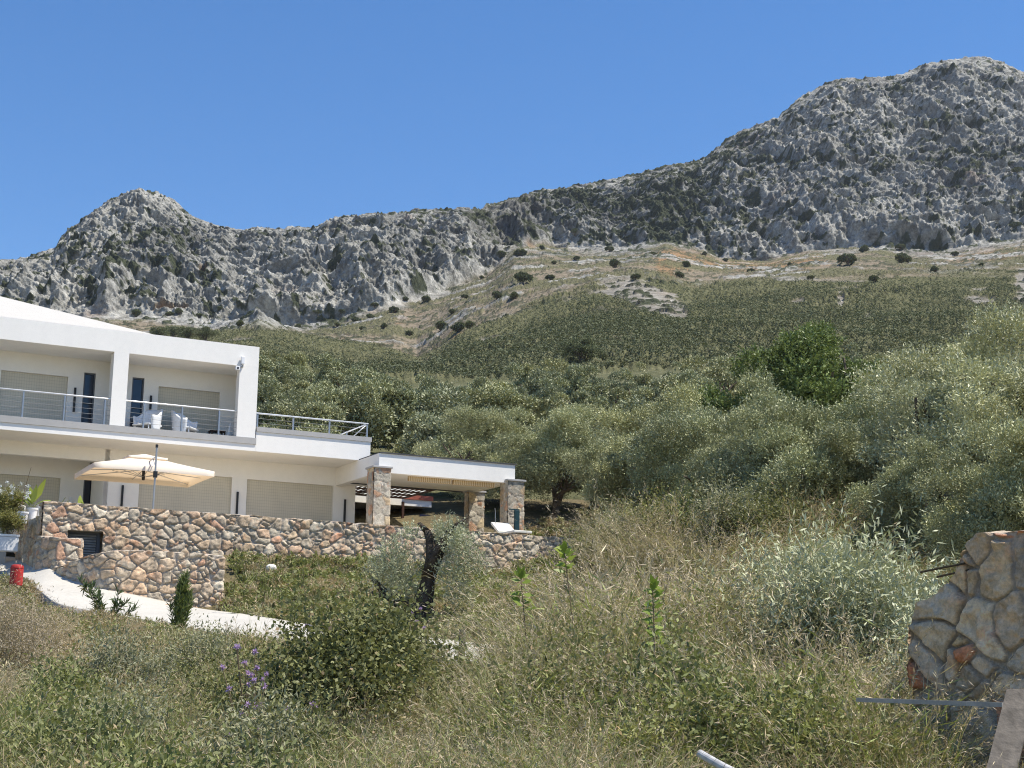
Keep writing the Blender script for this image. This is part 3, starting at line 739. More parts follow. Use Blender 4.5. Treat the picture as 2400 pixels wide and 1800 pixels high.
# camera and flood light on the right column
sec = hthing('security_camera', 'small white security camera and bracket under the roof by the right column', 'security camera', -.8, -.02, 10.1)
mb = MB(); mb.box((-.03,-.10,.02), (.12,.0,.16)); mb.build('camera_body', M['plastic'], sec, bevel=.01)
mb = MB(); mb.box((.02,-.112,.05), (.08,-.101,.12)); mb.build('lens', M['dark'], sec)
mb = MB(); mb.tube([(.1,-.04,.1), (.26,-.04,.28)], .015, 6); mb.build('bracket', M['plastic'], sec)
fl = hthing('flood_light', 'white wall light on the front of the right column under the roof', 'wall light', -.60, -.003, 10.25)
mb = MB(); mb.box((-.06,-.16,.08), (.06,-.03,.36)); mb.build('lamp_housing', M['plastic'], fl, bevel=.015)
mb = MB(); mb.box((-.03,-.06,-.02), (.05,.0,.078)); mb.build('mount', M['coping'], fl, bevel=.008)

# ------------------------------------------------------------------ balcony chairs
def bucket_chair(u, v, z, rz, label):
    e = empty('balcony_chair', H(u, v, z), HROT+rz); tag(e, label, 'chair', 'white plastic chairs on the balcony')
    # curved shell: back + arms that sweep down to the front, profile swept round a U
    th = np.linspace(-2.05, 2.05, 25); R0 = .47
    hgt = .56+.30*sstep(1.7, .7, np.abs(th))
    rows = []
    for k in range(7):
        t_ = k/6
        rr = R0*(1-.10*(1-t_)); zz = .02+(hgt-.02)*t_
        rows.append(np.stack([rr*np.sin(th), -rr*np.cos(th)*1.0+.02+.06*t_*(-np.cos(th)), zz], -1))
    V = np.stack(rows)[:, :, :]
    V[..., 1] *= -1
    me = mesh_np('chair_shell', V.reshape(-1,3), grid_faces(7, 25), M['plastic'], smooth=True); o = link('chair_shell', me, e)
    so_ = o.modifiers.new('thick', 'SOLIDIFY'); so_.thickness = .06; so_.offset = 0
    mb = MB(); mb.box((-.38,-.36,.20), (.38,.34,.26)); mb.build('seat', M['plastic'], e, bevel=.02)
    for x in (-.3,.3):
        for y in (-.27,.27):
            mb = MB(); mb.tube([(x*1.1,y*1.1,0),(x,y,.19)], .025, 8); mb.build('leg', M['plastic'], e)
    return e
bucket_chair(-3.38, .75, 7.95, rad(-55), 'white moulded plastic balcony chair, its back towards the middle column')
bucket_chair(-2.15, .75, 7.95, rad(50), 'white moulded plastic balcony chair, in front of the right-hand upper shutter')
lt = hthing('low_table', 'small brown wooden table at the right end of the balcony', 'table', -.95, 1.2, 7.95)
mb = MB(); mb.box((-.3,-.22,.30), (.25,.22,.34)); mb.build('table_top', M['wood'], lt, bevel=.005)
for x in (-.27,.2):
    for y in (-.18,.18):
        mb = MB(); mb.box((x,y-.02,0), (x+.04,y+.02,.299)); mb.build('leg', M['wood'], lt)
pn = hthing('folded_board', 'white folded board leaning upright beside the right balcony column', 'board', -.80, .5, 7.945)
mb = MB(); mb.add([(-.06,0,0),(.05,0,0),(.09,0,.55),(.075,0,.58),(-.06,.03,0),(.05,.03,0),(.09,.03,.55),(.075,.03,.58)], [(0,1,2,3),(7,6,5,4),(0,3,7,4),(1,5,6,2),(0,4,5,1),(3,2,6,7)]); mb.build('board', M['plastic'], pn)

# ------------------------------------------------------------------ terrace
mb = MB(); hbox(mb, -7.2, 9.7, -4.3, 2.4, 4.3, 4.6); hbox(mb, -14, 9.7, 2.4, 12, 4.3, 4.6)
tr = mb.build('terrace', M['paving']); tr.location = hb; tr.rotation_euler = (0,0,HROT); tag(tr, kind='structure')

# ------------------------------------------------------------------ pavilion
pav = hthing('pavilion', 'white flat roofed open pavilion on rubble stone pillars at the right end of the house', 'pavilion', 3.58, -1.85, 4.6)
def pl(name, mat, boxes, parent=pav, bevel=0):
    mb = MB()
    for b in boxes:
        mb.box(tuple(np.subtract(hl(b[0],b[2],b[4]), hl(3.58,-1.85,4.6))), tuple(np.subtract(hl(b[1],b[3],b[5]), hl(3.58,-1.85,4.6))))
    return mb.build(name, mat, parent, bevel=bevel)
CE = 6.93
roof = pl('roof', M['white'], [(3.58,8.55,-1.85,-1.62,6.88,7.505), (3.58,3.80,-1.617,2.098,6.88,7.505), (8.33,8.55,-1.617,1.35,6.90,7.505), (3.803,8.327,-1.617,1.35,CE,7.50), (3.803,5.2,1.353,2.095,CE,7.50)])  # last box: extension added to keep sun streaks off the house wall
pl('roof_edging', M['membrane'], [(3.60,8.60,-1.89,1.4,7.508,7.545)], roof)
pl('rear_beam', M['membrane'], [(3.81,8.5,1.353,1.42,6.90,7.2)])
for k in range(2):
    a = 4.75+k*1.62; pl('bamboo_blind', M['bamboo'], [(a,a+1.55,-1.60,-1.50,6.72,6.872)])
def pillar(u0, u1, v0, v1, z0, z1, seed, parent, org):
    c = [H(u0,v0,0)[:2], H(u1,v0,0)[:2], H(u1,v1,0)[:2], H(u0,v1,0)[:2], H(u0,v0,0)[:2]]
    o = stone_ribbon('stone_pillar', c, z1*SC, z0*SC, res=.03, cw=.33, ch=.30, seed=seed, depth=.022, closed=True, loc0=org, mw=.07,
                     pal=np.array([(.50,.47,.42),(.44,.42,.38),(.54,.50,.44),(.50,.37,.24),(.48,.45,.40),(.43,.40,.35),(.56,.45,.30),(.50,.46,.40),(.52,.49,.44),(.48,.26,.16)]))
    o.location = (0,0,0); o.rotation_euler = (0,0,-HROT); o.parent = parent
    # parent is turned by HROT and stands at org
    mb = MB(); hx = [H(u,v,z)-org for u, v, z in [(u0-.06,v0-.06,z1),(u1+.06,v0-.06,z1),(u1+.06,v1+.06,z1),(u0-.06,v1+.06,z1)]]
    mb.add([*hx, *[h+np.array([0,0,.07]) for h in hx]], [(0,3,2,1),(4,5,6,7),(0,1,5,4),(1,2,6,5),(2,3,7,6),(3,0,4,7)])
    cp = mb.build('pillar_cap', M['coping'], o, bevel=.01)
    return o
og = H(3.58,-1.85,4.6)
pillar(3.36,3.93,-2.0,-1.42,4.6,7.0,11,pav,og); pillar(8.22,8.82,-2.0,-1.42,4.6,6.93,12,pav,og)
pillar(8.2,8.8,1.0,1.34,4.6,6.88,13,pav,og)
M['sheet'], _t, _b = new_mat('translucent_sheet'); _b.inputs['Base Color'].default_value = (.8,.8,.78,1)
_tr = _t.nodes.new('ShaderNodeBsdfTranslucent'); _tr.inputs[0].default_value = (.9,.9,.86,1); _mx = N(_t,'ShaderNodeMixShader', i_0=.75)
_t.links.new(_b.outputs[0], _mx.inputs[1]); _t.links.new(_tr.outputs[0], _mx.inputs[2]); _t.links.new(_mx.outputs[0], _t.nodes['Material Output'].inputs[0])
# pergola behind the pavilion roof
pg = hthing('pergola', 'dark brown wooden slatted pergola behind the pavilion roof', 'pergola', 3.85, 1.45, 4.6)
def rel(name, mat, boxes, parent, o0, bevel=0):
    mb = MB()
    for b in boxes: mb.box(tuple(np.subtract(hl(b[0],b[2],b[4]), hl(*o0))), tuple(np.subtract(hl(b[1],b[3],b[5]), hl(*o0))))
    return mb.build(name, mat, parent, bevel=bevel)
o0 = (3.85,1.45,4.6)
for v in (2.1,3.0,3.85,4.7): rel('beam', M['wood'], [(4.35,7.3,v,v+.06,6.965,7.02)], pg, o0)
for u in (5.25,7.22): rel('beam', M['wood'], [(u,u+.09,1.5,4.69,6.967,7.018)], pg, o0)
for k in range(15):
    u = 4.42+k*.19; rel('slat', M['wood'], [(u,u+.075,2.1 if u < 5.25 else 1.5,4.75,7.025,7.04)], pg, o0)
rel('cover_sheet', M['sheet'], [(4.35,7.3,2.1,4.8,7.045,7.055)], pg, o0)  # added translucent sheet: brightens the slat gaps and stops sun streaks
rel('cover_sheet', M['sheet'], [(5.25,7.3,1.45,2.097,7.045,7.055)], pg, o0)
for u in (3.92,7.22):
    rel('post', M['wood'], [(u,u+.09,4.7,4.79,4.6,6.858)], pg, o0)
# garden room behind the pergola
gr = hthing('garden_room', 'low white roofed outbuilding on stone pillars behind the pergola', 'outbuilding', 3.9, 5.4, 4.6)
o0 = (3.9,5.4,4.6)
rel('roof', M['white'], [(3.9,8.5,4.9,5.08,6.74,6.98), (3.9,8.5,5.083,7.3,6.78,6.98)], gr, o0)
rel('tiled_edge', M['redwall'], [(7.35,8.55,4.85,5.3,6.985,7.15)], gr, o0)
rel('back_wall', M['bark'], [(3.9,5.6,7.0,7.2,4.6,6.775)], gr, o0)
og2 = H(3.9,5.4,4.6)
pillar(8.0,8.55,6.5,7.1,4.6,6.70,14,gr,og2)
dk = hthing('door_panel', 'dark blue door leaf standing between the pavilion pillars', 'door', 8.0, 4.6, 4.6)
mb = MB(); mb.box((-.1,0,0), (.45,.06,2.0)); mb.build('panel', plain('navy_door', (.012,.016,.05), .4, bmp=0), dk)

# ------------------------------------------------------------------ cantilever parasol
def parasol():
    e = hthing('parasol', 'open cream square cantilever parasol with a vented double top on the terrace', 'parasol', -4.15, -2.05, 4.6)
    Rz = 1.0
    # canopy in local coords, centre above; pole on camera side
    zc = 1.80
    a = 1.92; bq = 1.6
    cen = np.array([.1, 0, zc])
    def sheet(h0, h1, r0, r1, n=14, nr=9, sag=.05):
        # four-sided pyramid surface from inner square r0 to outer r1
        v = []; f = []
        per = []
        cs = [(-1,-1),(1,-1),(1,1),(-1,1)]
        for i in range(4):
            p, q = np.array(cs[i],float), np.array(cs[(i+1)%4],float)
            for k in range(n): per.append(p+(q-p)*k/n)
        per = np.array(per); m = len(per)
        for j in range(nr):
            t_ = j/(nr-1); r = r0+(r1-r0)*t_; h = h0+(h1-h0)*t_
            fr = np.abs(np.minimum(np.abs(per[:,0]), np.abs(per[:,1])))     # 0 mid-side, 1 corner
            zz = h-sag*t_*(1-fr)*.0+(-sag)*np.sin(np.pi*t_)*.6*np.ones(m)+sag*.7*t_*(1-fr**2)
            v.append(np.stack([per[:,0]*a*r, per[:,1]*bq*r, zz], -1))
        # hem
        last = v[-1].copy(); last[:,2] -= .17*(1 if r1 > .5 else .4); last[:,:2] *= 1.0; v.append(last)
        V = np.stack(v)+cen; 
        for j in range(len(v)-1):
            for k in range(m): f.append((j*m+k, j*m+(k+1)%m, (j+1)*m+(k+1)%m, (j+1)*m+k))
        return V.reshape(-1,3), np.array(f)
    v, f = sheet(.40, .0, .28, 1., sag=.02)
    mt, t, b = new_mat('canopy_canvas')
    b.inputs['Base Color'].default_value = (.84,.78,.68,1); b.inputs['Roughness'].default_value = .9
    tr_ = t.nodes.new('ShaderNodeBsdfTranslucent'); tr_.inputs[0].default_value = (.85,.62,.38,1); mx = N(t,'ShaderNodeMixShader', i_0=.28)
    t.links.new(b.outputs[0], mx.inputs[1]); t.links.new(tr_.outputs[0], mx.inputs[2]); t.links.new(mx.outputs[0], t.nodes['Material Output'].inputs[0])
    cn = link('canopy', mesh_np('canopy', v, f, mt, smooth=True), e)
    v, f = sheet(.62, .47, .02, .33, nr=5, sag=.02); v[:, 2] = v[:, 2]
    link('vent_top', mesh_np('vent_top', v, f, mt, smooth=True), e)
    for sx, sy in ((-1,-1),(1,-1),(1,1),(-1,1),(0,1),(0,-1),(-1,0),(1,0)):
        mb = MB(); mb.tube([cen+[0,0,.1], cen+[sx*a*.99, sy*bq*.99, -.06+.03*(sx*sy==0)]], .014, 6); mb.build('rib', M['alu'], e)
        mb = MB(); mb.tube([cen+[0,0,-.15], cen+[sx*a*.45, sy*bq*.45, .10]], .011, 6); mb.build('strut', M['alu'], e)
    mb = MB(); mb.lathe([(0,-.25),(.05,-.24),(.06,-.1),(.05,.1),(.03,.2),(0,.2)], 12, tuple(cen)); mb.build('hub', M['dark'], e)
    # mast beside the near edge
    m0 = np.array([.03,-1.85,0])
    mb = MB(); mb.tube([m0, m0+[0,0,2.40]], [.03,.03], 10); mb.build('mast', M['alu'], e)
    mb = MB(); mb.tube([m0+[0,0,2.38], m0+[0,0,2.48]], .042, 10); mb.build('mast_cap', M['dark'], e)
    mb = MB(); mb.box(tuple(m0+[-.06,-.07,1.42]), tuple(m0+[.06,.05,1.62])); mb.tube([m0+[.05,0,1.5], m0+[.14,-.02,1.54]], .012, 6); mb.build('crank_box', M['dark'], e, bevel=.01)
    mb = MB(); mb.tube([m0+[0,0,2.1], cen+[0,0,.25]], .022, 8); mb.tube([m0+[0,0,1.75], m0+[.0,.35,2.05]], .015, 6); mb.build('arm', M['alu'], e)
    mb = MB(); mb.box((-.4,-2.25,0), (.46,-1.45,.08)); mb.build('base', M['coping'], e, bevel=.01)
parasol()

# ------------------------------------------------------------------ things on the terrace
lg = hthing('sun_lounger', 'cream sun lounger with its back raised, at the foot of the pavilion pillar', 'lounger', 7.5, -3.4, 4.6)
mb = MB()
ang = rad(38); L_ = .78
def slab(mb, p0, p1, wd, th, ax):
    p0, p1 = np.array(p0), np.array(p1); d = (p1-p0)/np.linalg.norm(p1-p0); s_ = np.array(ax, float); n_ = np.cross(s_, d)
    q = [p0-s_*wd, p0+s_*wd, p1+s_*wd, p1-s_*wd]; mb.add([*q, *[a+n_*th for a in q]], [(0,1,2,3),(7,6,5,4),(0,4,5,1),(1,5,6,2),(2,6,7,3),(3,7,4,0)])
slab(mb, (0,.05,.42), (0,.66,.80), .36, .09, (1,0,0)); mb.build('backrest', M['cushion'], lg, bevel=.02)
mb = MB(); mb.box((-.36,-1.2,.34), (.36,.02,.43)); mb.build('mattress', M['cushion'], lg, bevel=.02)
for x in (-.3,.3):
    for y in (-1.1,.5):
        mb = MB(); mb.box((x-.02,y-.02,0), (x+.02,y+.02,.339)); mb.build('leg', M['alu'], lg)
sh = hthing('outdoor_shower', 'dark teal garden shower column with a short arm before the right pavilion pillar', 'shower', 7.98, -3.0, 4.6)
teal = plain('teal_metal', (.018,.05,.06), .4, bmp=0)
mb = MB(); mb.box((-.02,-.05,0), (.16,.07,1.34)); mb.build('column', teal, sh, bevel=.01)
mb = MB(); mb.box((-.22,-.03,1.342), (.16,.05,1.38)); mb.build('shower_head', teal, sh)
rod = hthing('garden_rod', 'thin pale rod standing on the terrace left of the shower', 'rod', 7.25, -3.0, 4.6)
mb = MB(); mb.tube([(0,0,0),(0,0,1.2),(-.02,0,1.36)], .012, 6); mb.build('rod', M['alu'], rod)
# ------------------------------------------------------------------ stone walls
def hp(u, v): return H(u, v, 0)[:2]
def hole_main(s, z):
    u = s/SC-7.3
    return (u > -6.62) & (u < -5.66) & (z < 4.17*SC)
lw = stone_ribbon('stone_wall', [hp(-7.3,-4.5), hp(10.6,-4.5)], np.array([4.9,4.83])*SC, 2.7*SC, res=.03, cw=.37, ch=.28, seed=3, depth=.06, hole=hole_main, topn=.03)
tag(lw, 'long rubble stone retaining wall in front of the terrace, with a louvred opening at its left', 'wall')
rw = stone_ribbon('stone_wall', [hp(-7.32,-.7), hp(-7.32,-4.36)], np.array([4.57,4.52])*SC, 3.0*SC, res=.03, cw=.40, ch=.34, seed=8, depth=.07, topn=.03)
tag(rw, 'short stone wall running back from the left corner of the terrace wall, beside the white pots', 'wall')
bw = stone_ribbon('stone_wall', [hp(-7.42,-4.42), hp(-6.98,-5.25), hp(-6.36,-5.25)], np.array([3.95,3.86,3.86])*SC, 2.7*SC, res=.028, cw=.34, ch=.30, seed=17, depth=.06, thick=.3, topn=.02)
tag(bw, 'low block of stone wall standing left of the louvred opening', 'wall')
# louvred door in the opening
ld = hthing('louvred_door', 'dark grey louvred metal door in the opening of the long stone wall', 'door', -6.14, -4.2, 2.7)
mb = MB(); mb.box((-.52,0,0), (.52,.04,1.60)); mb.build('door_leaf', M['frame'], ld)
for k in range(9):
    mb = MB(); mb.add([(-.46,-.045,.86+k*.078),(.40,-.045,.86+k*.078),(.40,-.005,.90+k*.078),(-.46,-.005,.90+k*.078),(-.46,-.045,.85+k*.078),(.40,-.045,.85+k*.078),(.40,-.005,.89+k*.078),(-.46,-.005,.89+k*.078)],[(0,1,2,3),(7,6,5,4),(0,4,5,1),(2,6,7,3),(1,5,6,2),(0,3,7,4)]); mb.build('louvre', M['galv'], ld)
mb = MB(); mb.box((.42,-.06,.0), (.52,-.002,1.60)); mb.box((-.52,-.06,1.55),(.418,-.002,1.60)); mb.build('door_frame', M['frame'], ld)
mb = MB(); mb.box((-.53,-.3,1.602), (.53,.1,1.68)); mb.build('lintel', M['coping'], ld)
# curved wall beside the drive
z3 = lambda x, y: (x/3.318, 1050+y/3.318)
cv = [(430,931,943,43.9),(475,925,960,43.5),(520,905,990,43.2),(580,880,1030,42.95),(640,855,1058,42.8),(710,832,1078,42.6),(780,815,1092,42.5),(870,804,1112,42.45),(960,800,1128,42.55),(1200,806,1172,42.9),(1480,820,1215,43.25),(1740,840,1262,43.6)]
Pc = []; zt = []; zb = []
for x, yt, yb, Y in cv:
    p = W(*z3(x, yt), Y); q = W(*z3(x, yb), Y); Pc.append(p[:2]); zt.append(p[2]); zb.append(q[2]-.35)
cw_ = stone_ribbon('stone_wall', Pc, zt, zb, res=.028, cw=.40, ch=.33, seed=23, depth=.07, topn=.02, thick=.38)
tag(cw_, 'low curved stone wall rising beside the concrete driveway', 'wall')
# near wall at the right
n4 = lambda x, y: (2100+x/5.53, 1200+y/5.53)
pts = [(218,1500),(225,1330),(270,1262),(350,1165),(450,1130),(520,1085),(600,1000),(640,965),(700,905),(760,850),(815,800),(822,720),(850,600),(900,520),(985,400),(1060,350),(1120,300),(1300,285),(1480,262),(1659,232),(2300,180),(3300,120)]
Pn = []; zt = []
NL, NR = W(2139, 1500, 12.7), W(2640, 1500, 10.9)
dn = (NR-NL)[:2]; 
for x, y in pts:
    px, py = n4(x, y); r_ = ray(px, py)
    # meet the wall plane
    k = (NL[0]*dn[1]-NL[1]*dn[0])/(r_[0]*dn[1]-r_[1]*dn[0]); q = r_*k
    Pn.append(q[:2]); zt.append(q[2])
nw = stone_ribbon('stone_wall', Pn, zt, -1.6, res=.0105, cw=.40, ch=.36, seed=44, depth=.055, topn=.03, thick=.5, mw=.085, rough=1.7, split=.16, flat=.4, mortar=(.50,.42,.33),
                  pal=np.array([(.86,.64,.42),(.80,.60,.42),(.76,.61,.46),(.90,.62,.33),(.72,.56,.42),(.84,.66,.47),(.68,.25,.12),(.80,.62,.45),(.74,.36,.20)]))
tag(nw, 'unfinished thick stone wall with a broken sloping top, nearest the camera at the right', 'wall')

# ------------------------------------------------------------------ plants: generators
RNG = np.random.default_rng(7)
def unit(v): return v/(np.linalg.norm(v, axis=-1, keepdims=True)+1e-9)
def leaf_quads(c, d, ln, wd, rng, up=None):
    """diamond leaves: base c, direction d, length ln, width wd (arrays) -> verts, faces"""
    n = len(c); r = unit(rng.normal(size=(n,3))*.68+np.array([0,0,.95])) if up is None else up
    s_ = unit(np.cross(d, r)); ln = np.broadcast_to(ln, (n,))[:,None]; wd = np.broadcast_to(wd, (n,))[:,None]
    v = np.stack([c, c+d*ln*.45+s_*wd*.5, c+d*ln, c+d*ln*.45-s_*wd*.5], 1).reshape(-1,3)
    return v, np.arange(n*4).reshape(-1,4)
def strips(base, up, lean, h, wd, seg=3, rng=None, curl=1.):
    """curved tapering blades as strips of quads"""
    n = len(base); t = np.linspace(0, 1, seg+1); sd = unit(np.cross(up, rng.normal(size=(n,3))))
    h = np.broadcast_to(h, (n,)); wd = np.broadcast_to(wd, (n,)); vs = []
    for k in t:
        p = base+up*(h*k)[:,None]*(1-.25*k*curl*np.linalg.norm(lean,axis=1)[:,None])+lean*(h*k**2)[:,None]
        w_ = (wd*(1-k*.88)*.5)[:,None]; vs += [p-sd*w_, p+sd*w_]
    V = np.stack(vs, 1); m = 2*(seg+1); f = []
    off = (np.arange(n)*m)[:,None]
    for k in range(seg): f.append(off+np.array([2*k, 2*k+1, 2*k+3, 2*k+2]))
    return V.reshape(-1,3), np.stack(f,1).reshape(-1,4), V
class Foliage:
    def __init__(s): s.v=[]; s.f=[]; s.t=[]; s.m=[]; s.n=0
    def add(s, v, f, tint, mi=0):
        s.v.append(v); s.f.append(f+s.n); s.n += len(v); tint = np.broadcast_to(tint, (len(v),)); s.t.append(tint); s.m.append(np.full(len(f), mi))
    def leaves(s, c, d, ln, wd, tint, rng, mi=0, up=None):
        v, f = leaf_quads(c, d, ln, wd, rng, up); s.add(v, f, np.repeat(np.broadcast_to(tint, (len(c),)), 4), mi)
    def mesh(s, name, mats): return mesh_np(name, np.concatenate(s.v), np.concatenate(s.f), mats, {'tint': np.concatenate(s.t)}, matidx=np.concatenate(s.m))
def branch_tree(mb, rng, H0, R, trunk_r, lean=.15, n1=5, n2=4, fork=.33):
    """gnarled trunk and limbs; returns the limb ends"""
    ends = []
    def limb(p, d, L, r, lev):
        pts = [p]; q = p.copy(); dd = d.copy(); k = 5
        for i in range(k):
            dd = unit(dd+rng.normal(size=3)*.16+np.array([0,0,.05])); q = q+dd*L/k; pts.append(q.copy())
        mb.tube(pts, np.linspace(r, r*.5, k+1), 7 if lev < 2 else 5, cap=False)
        if lev >= 2: ends.append(q); return
        for j in range(n1 if lev == 0 else n2):
            a = rng.uniform(0, 2*np.pi); sp = rng.uniform(.55, 1.15)
            nd = unit(np.array([math.cos(a)*sp, math.sin(a)*sp, rng.uniform(.35,.9)])+dd*.5)
            i0 = k if j < 2 else rng.integers(3, k+1)
            limb(pts[i0], nd, (R*.62 if lev == 0 else R*.42)*rng.uniform(.75,1.2), r*.5, lev+1)
    limb(np.zeros(3)-[0,0,.2], unit(np.array([rng.normal()*lean, rng.normal()*lean, 1])), H0*fork, trunk_r, 0)
    return ends
def olive_proto(seed, R, Ht, nl, ln, wd, mats, nclump=34, trunk_r=.28, twig=.45, per=9, low=.25, shape=1.0, crs=1.0, rng_r=(.55,.9)):
    rng = np.random.default_rng(seed); mb = MB(); ends = branch_tree(mb, rng, Ht, R, trunk_r)
    cz = Ht*(.5+low*.3); hz = Ht*.5*(1.08-low*.3)
    # clumps spread over an uneven crown
    dirs = unit(rng.normal(size=(nclump,3))); dirs[:,2] = np.abs(dirs[:,2])*1.1-.42+0*dirs[:,2]; dirs = unit(dirs)
    az = np.arctan2(dirs[:,1], dirs[:,0]); lob = 1+.18*np.sin(az*2+seed)+.13*np.sin(az*3+seed*2)+.12*rng.normal(size=nclump)
    rr = rng.uniform(*rng_r, nclump)*lob
    cen = dirs*rr[:,None]*np.array([R,R,hz])*shape+[0,0,cz]
    cr = rng.uniform(.20, .42, nclump)*R*crs
    inner = rng.normal(size=(max(6,nclump//4),3))*np.array([R,R,hz])*.26+[0,0,cz]
    cen = np.vstack([cen, inner]); cr = np.r_[cr, rng.uniform(.3,.42,len(inner))*R]; ct = rng.uniform(-.17,.17,len(cen))
    F = Foliage(); nt_ = nl//per; pk = rng.choice(len(cen), nt_, p=cr**2/np.sum(cr**2))
    d = unit(rng.normal(size=(nt_,3))); flip = (d[:,2] < -.2) & (rng.random(nt_) < .6); d[flip,2] *= -1
    rad_ = (rng.uniform(0,1,nt_)**.22)*rng.uniform(.8,1.03,nt_)
    p = cen[pk]+d*(cr[pk]*rad_)[:,None]*np.array([1,1,.85])
    td = unit(d*.8+np.array([0,0,.65])+rng.normal(size=(nt_,3))*.35); tl = twig*rng.uniform(.6,1.25,nt_)
    tint0 = rng.uniform(.25,.75,nt_)+ct[pk]
    for k in range(per):
        t_ = (k+.5)/per; q = p+td*(tl*t_)[:,None]+rng.normal(size=(nt_,3))*.02
        ld = unit(td*.75+unit(rng.normal(size=(nt_,3)))*.85)
        F.leaves(q, ld, ln*rng.uniform(.7,1.25,nt_), wd*rng.uniform(.8,1.2,nt_), np.clip(tint0+rng.uniform(-.2,.2,nt_),0,1), rng)
    crown = F.mesh('crown', mats)
    v = np.concatenate(mb.v); f = np.concatenate(mb.f)
    # knobbly bark
    v = v+.10*trunk_r*np.stack([fbm(v[:,0]*4,v[:,1]*4,v[:,2]*4,o=2,seed=s_) for s_ in (1,2,3)],-1)*4*np.exp(-np.maximum(v[:,2],0)[:,None]*.5)
    tm = mesh_np('trunk', v, f, M['bark'], smooth=True)
    return crown, tm
M['olive_far'] = leaf_mat('olive_leaves_far', (.295,.31,.165), (.36,.375,.24), .04, .6, .5, spec=.35)
M['olive'] = leaf_mat('olive_leaves', (.33,.345,.185), (.45,.465,.31), .04, .6, .42, hue_noise=.25, spec=.2)
M['olive_pale'] = leaf_mat('olive_leaves_pale', (.41,.425,.26), (.54,.555,.40), .08, .45, .42, hue_noise=.2, spec=.2)
M['green_tree'] = leaf_mat('broad_leaves_green', (.17,.215,.075), (.22,.27,.11), .15, .6, .45, hue_noise=.1, spec=.15)
M['bramble'] = leaf_mat('bramble_leaves', (.20,.205,.08), (.27,.275,.13), .2, .65, .5, dead=(.36,.26,.15), spec=.15)
M['weed'] = leaf_mat('weed_leaves', (.22,.24,.085), (.28,.29,.13), .25, .5, .6, dead=(.42,.32,.17))
M['weed_grey'] = leaf_mat('grey_weed_leaves', (.28,.28,.16), (.33,.33,.22), .2, .4, .6, dead=(.44,.35,.22))
M['lime'] = leaf_mat('lime_leaves', (.22,.285,.045), (.30,.36,.09), .35, .3, .4)
M['oleander'] = leaf_mat('oleander_leaves', (.10,.14,.055), (.17,.21,.10), .12, .4, .35)
M['dark_green'] = leaf_mat('dark_green_leaves', (.15,.19,.065), (.15,.19,.08), .15, .45, .5)
M['grass_green'] = leaf_mat('green_grass_blades', (.25,.28,.09), None, .2, .75, .45, hue_noise=.1)
M['grass_dry'] = leaf_mat('dry_grass_blades', (.50,.42,.27), None, .2, .72, .55, dead=(.24,.16,.09), hue_noise=.1)
M['plume'] = leaf_mat('brown_seed_plumes', (.40,.315,.20), None, .25, .4, .7, hue_noise=.1)
M['plume_pale'] = leaf_mat('pale_seed_plumes', (.42,.35,.25), None, .25, .55, .7, hue_noise=.15)
M['purple'] = leaf_mat('thistle_flowers', (.46,.33,.56), None, .3, .4, .6, hue_noise=.1)
M['whitefl'] = leaf_mat('white_petals', (.62,.65,.72), None, .3, .15, .6, hue_noise=.0)

def place_thing(name, parts_, loc, rz, sc_, label, cat, group=None):
    e = empty(name, loc, rz); e.scale = sc_ if isinstance(sc_, tuple) else (sc_,)*3; tag(e, label, cat, group)
    for n, me in parts_: link(n, me, e)
    return e
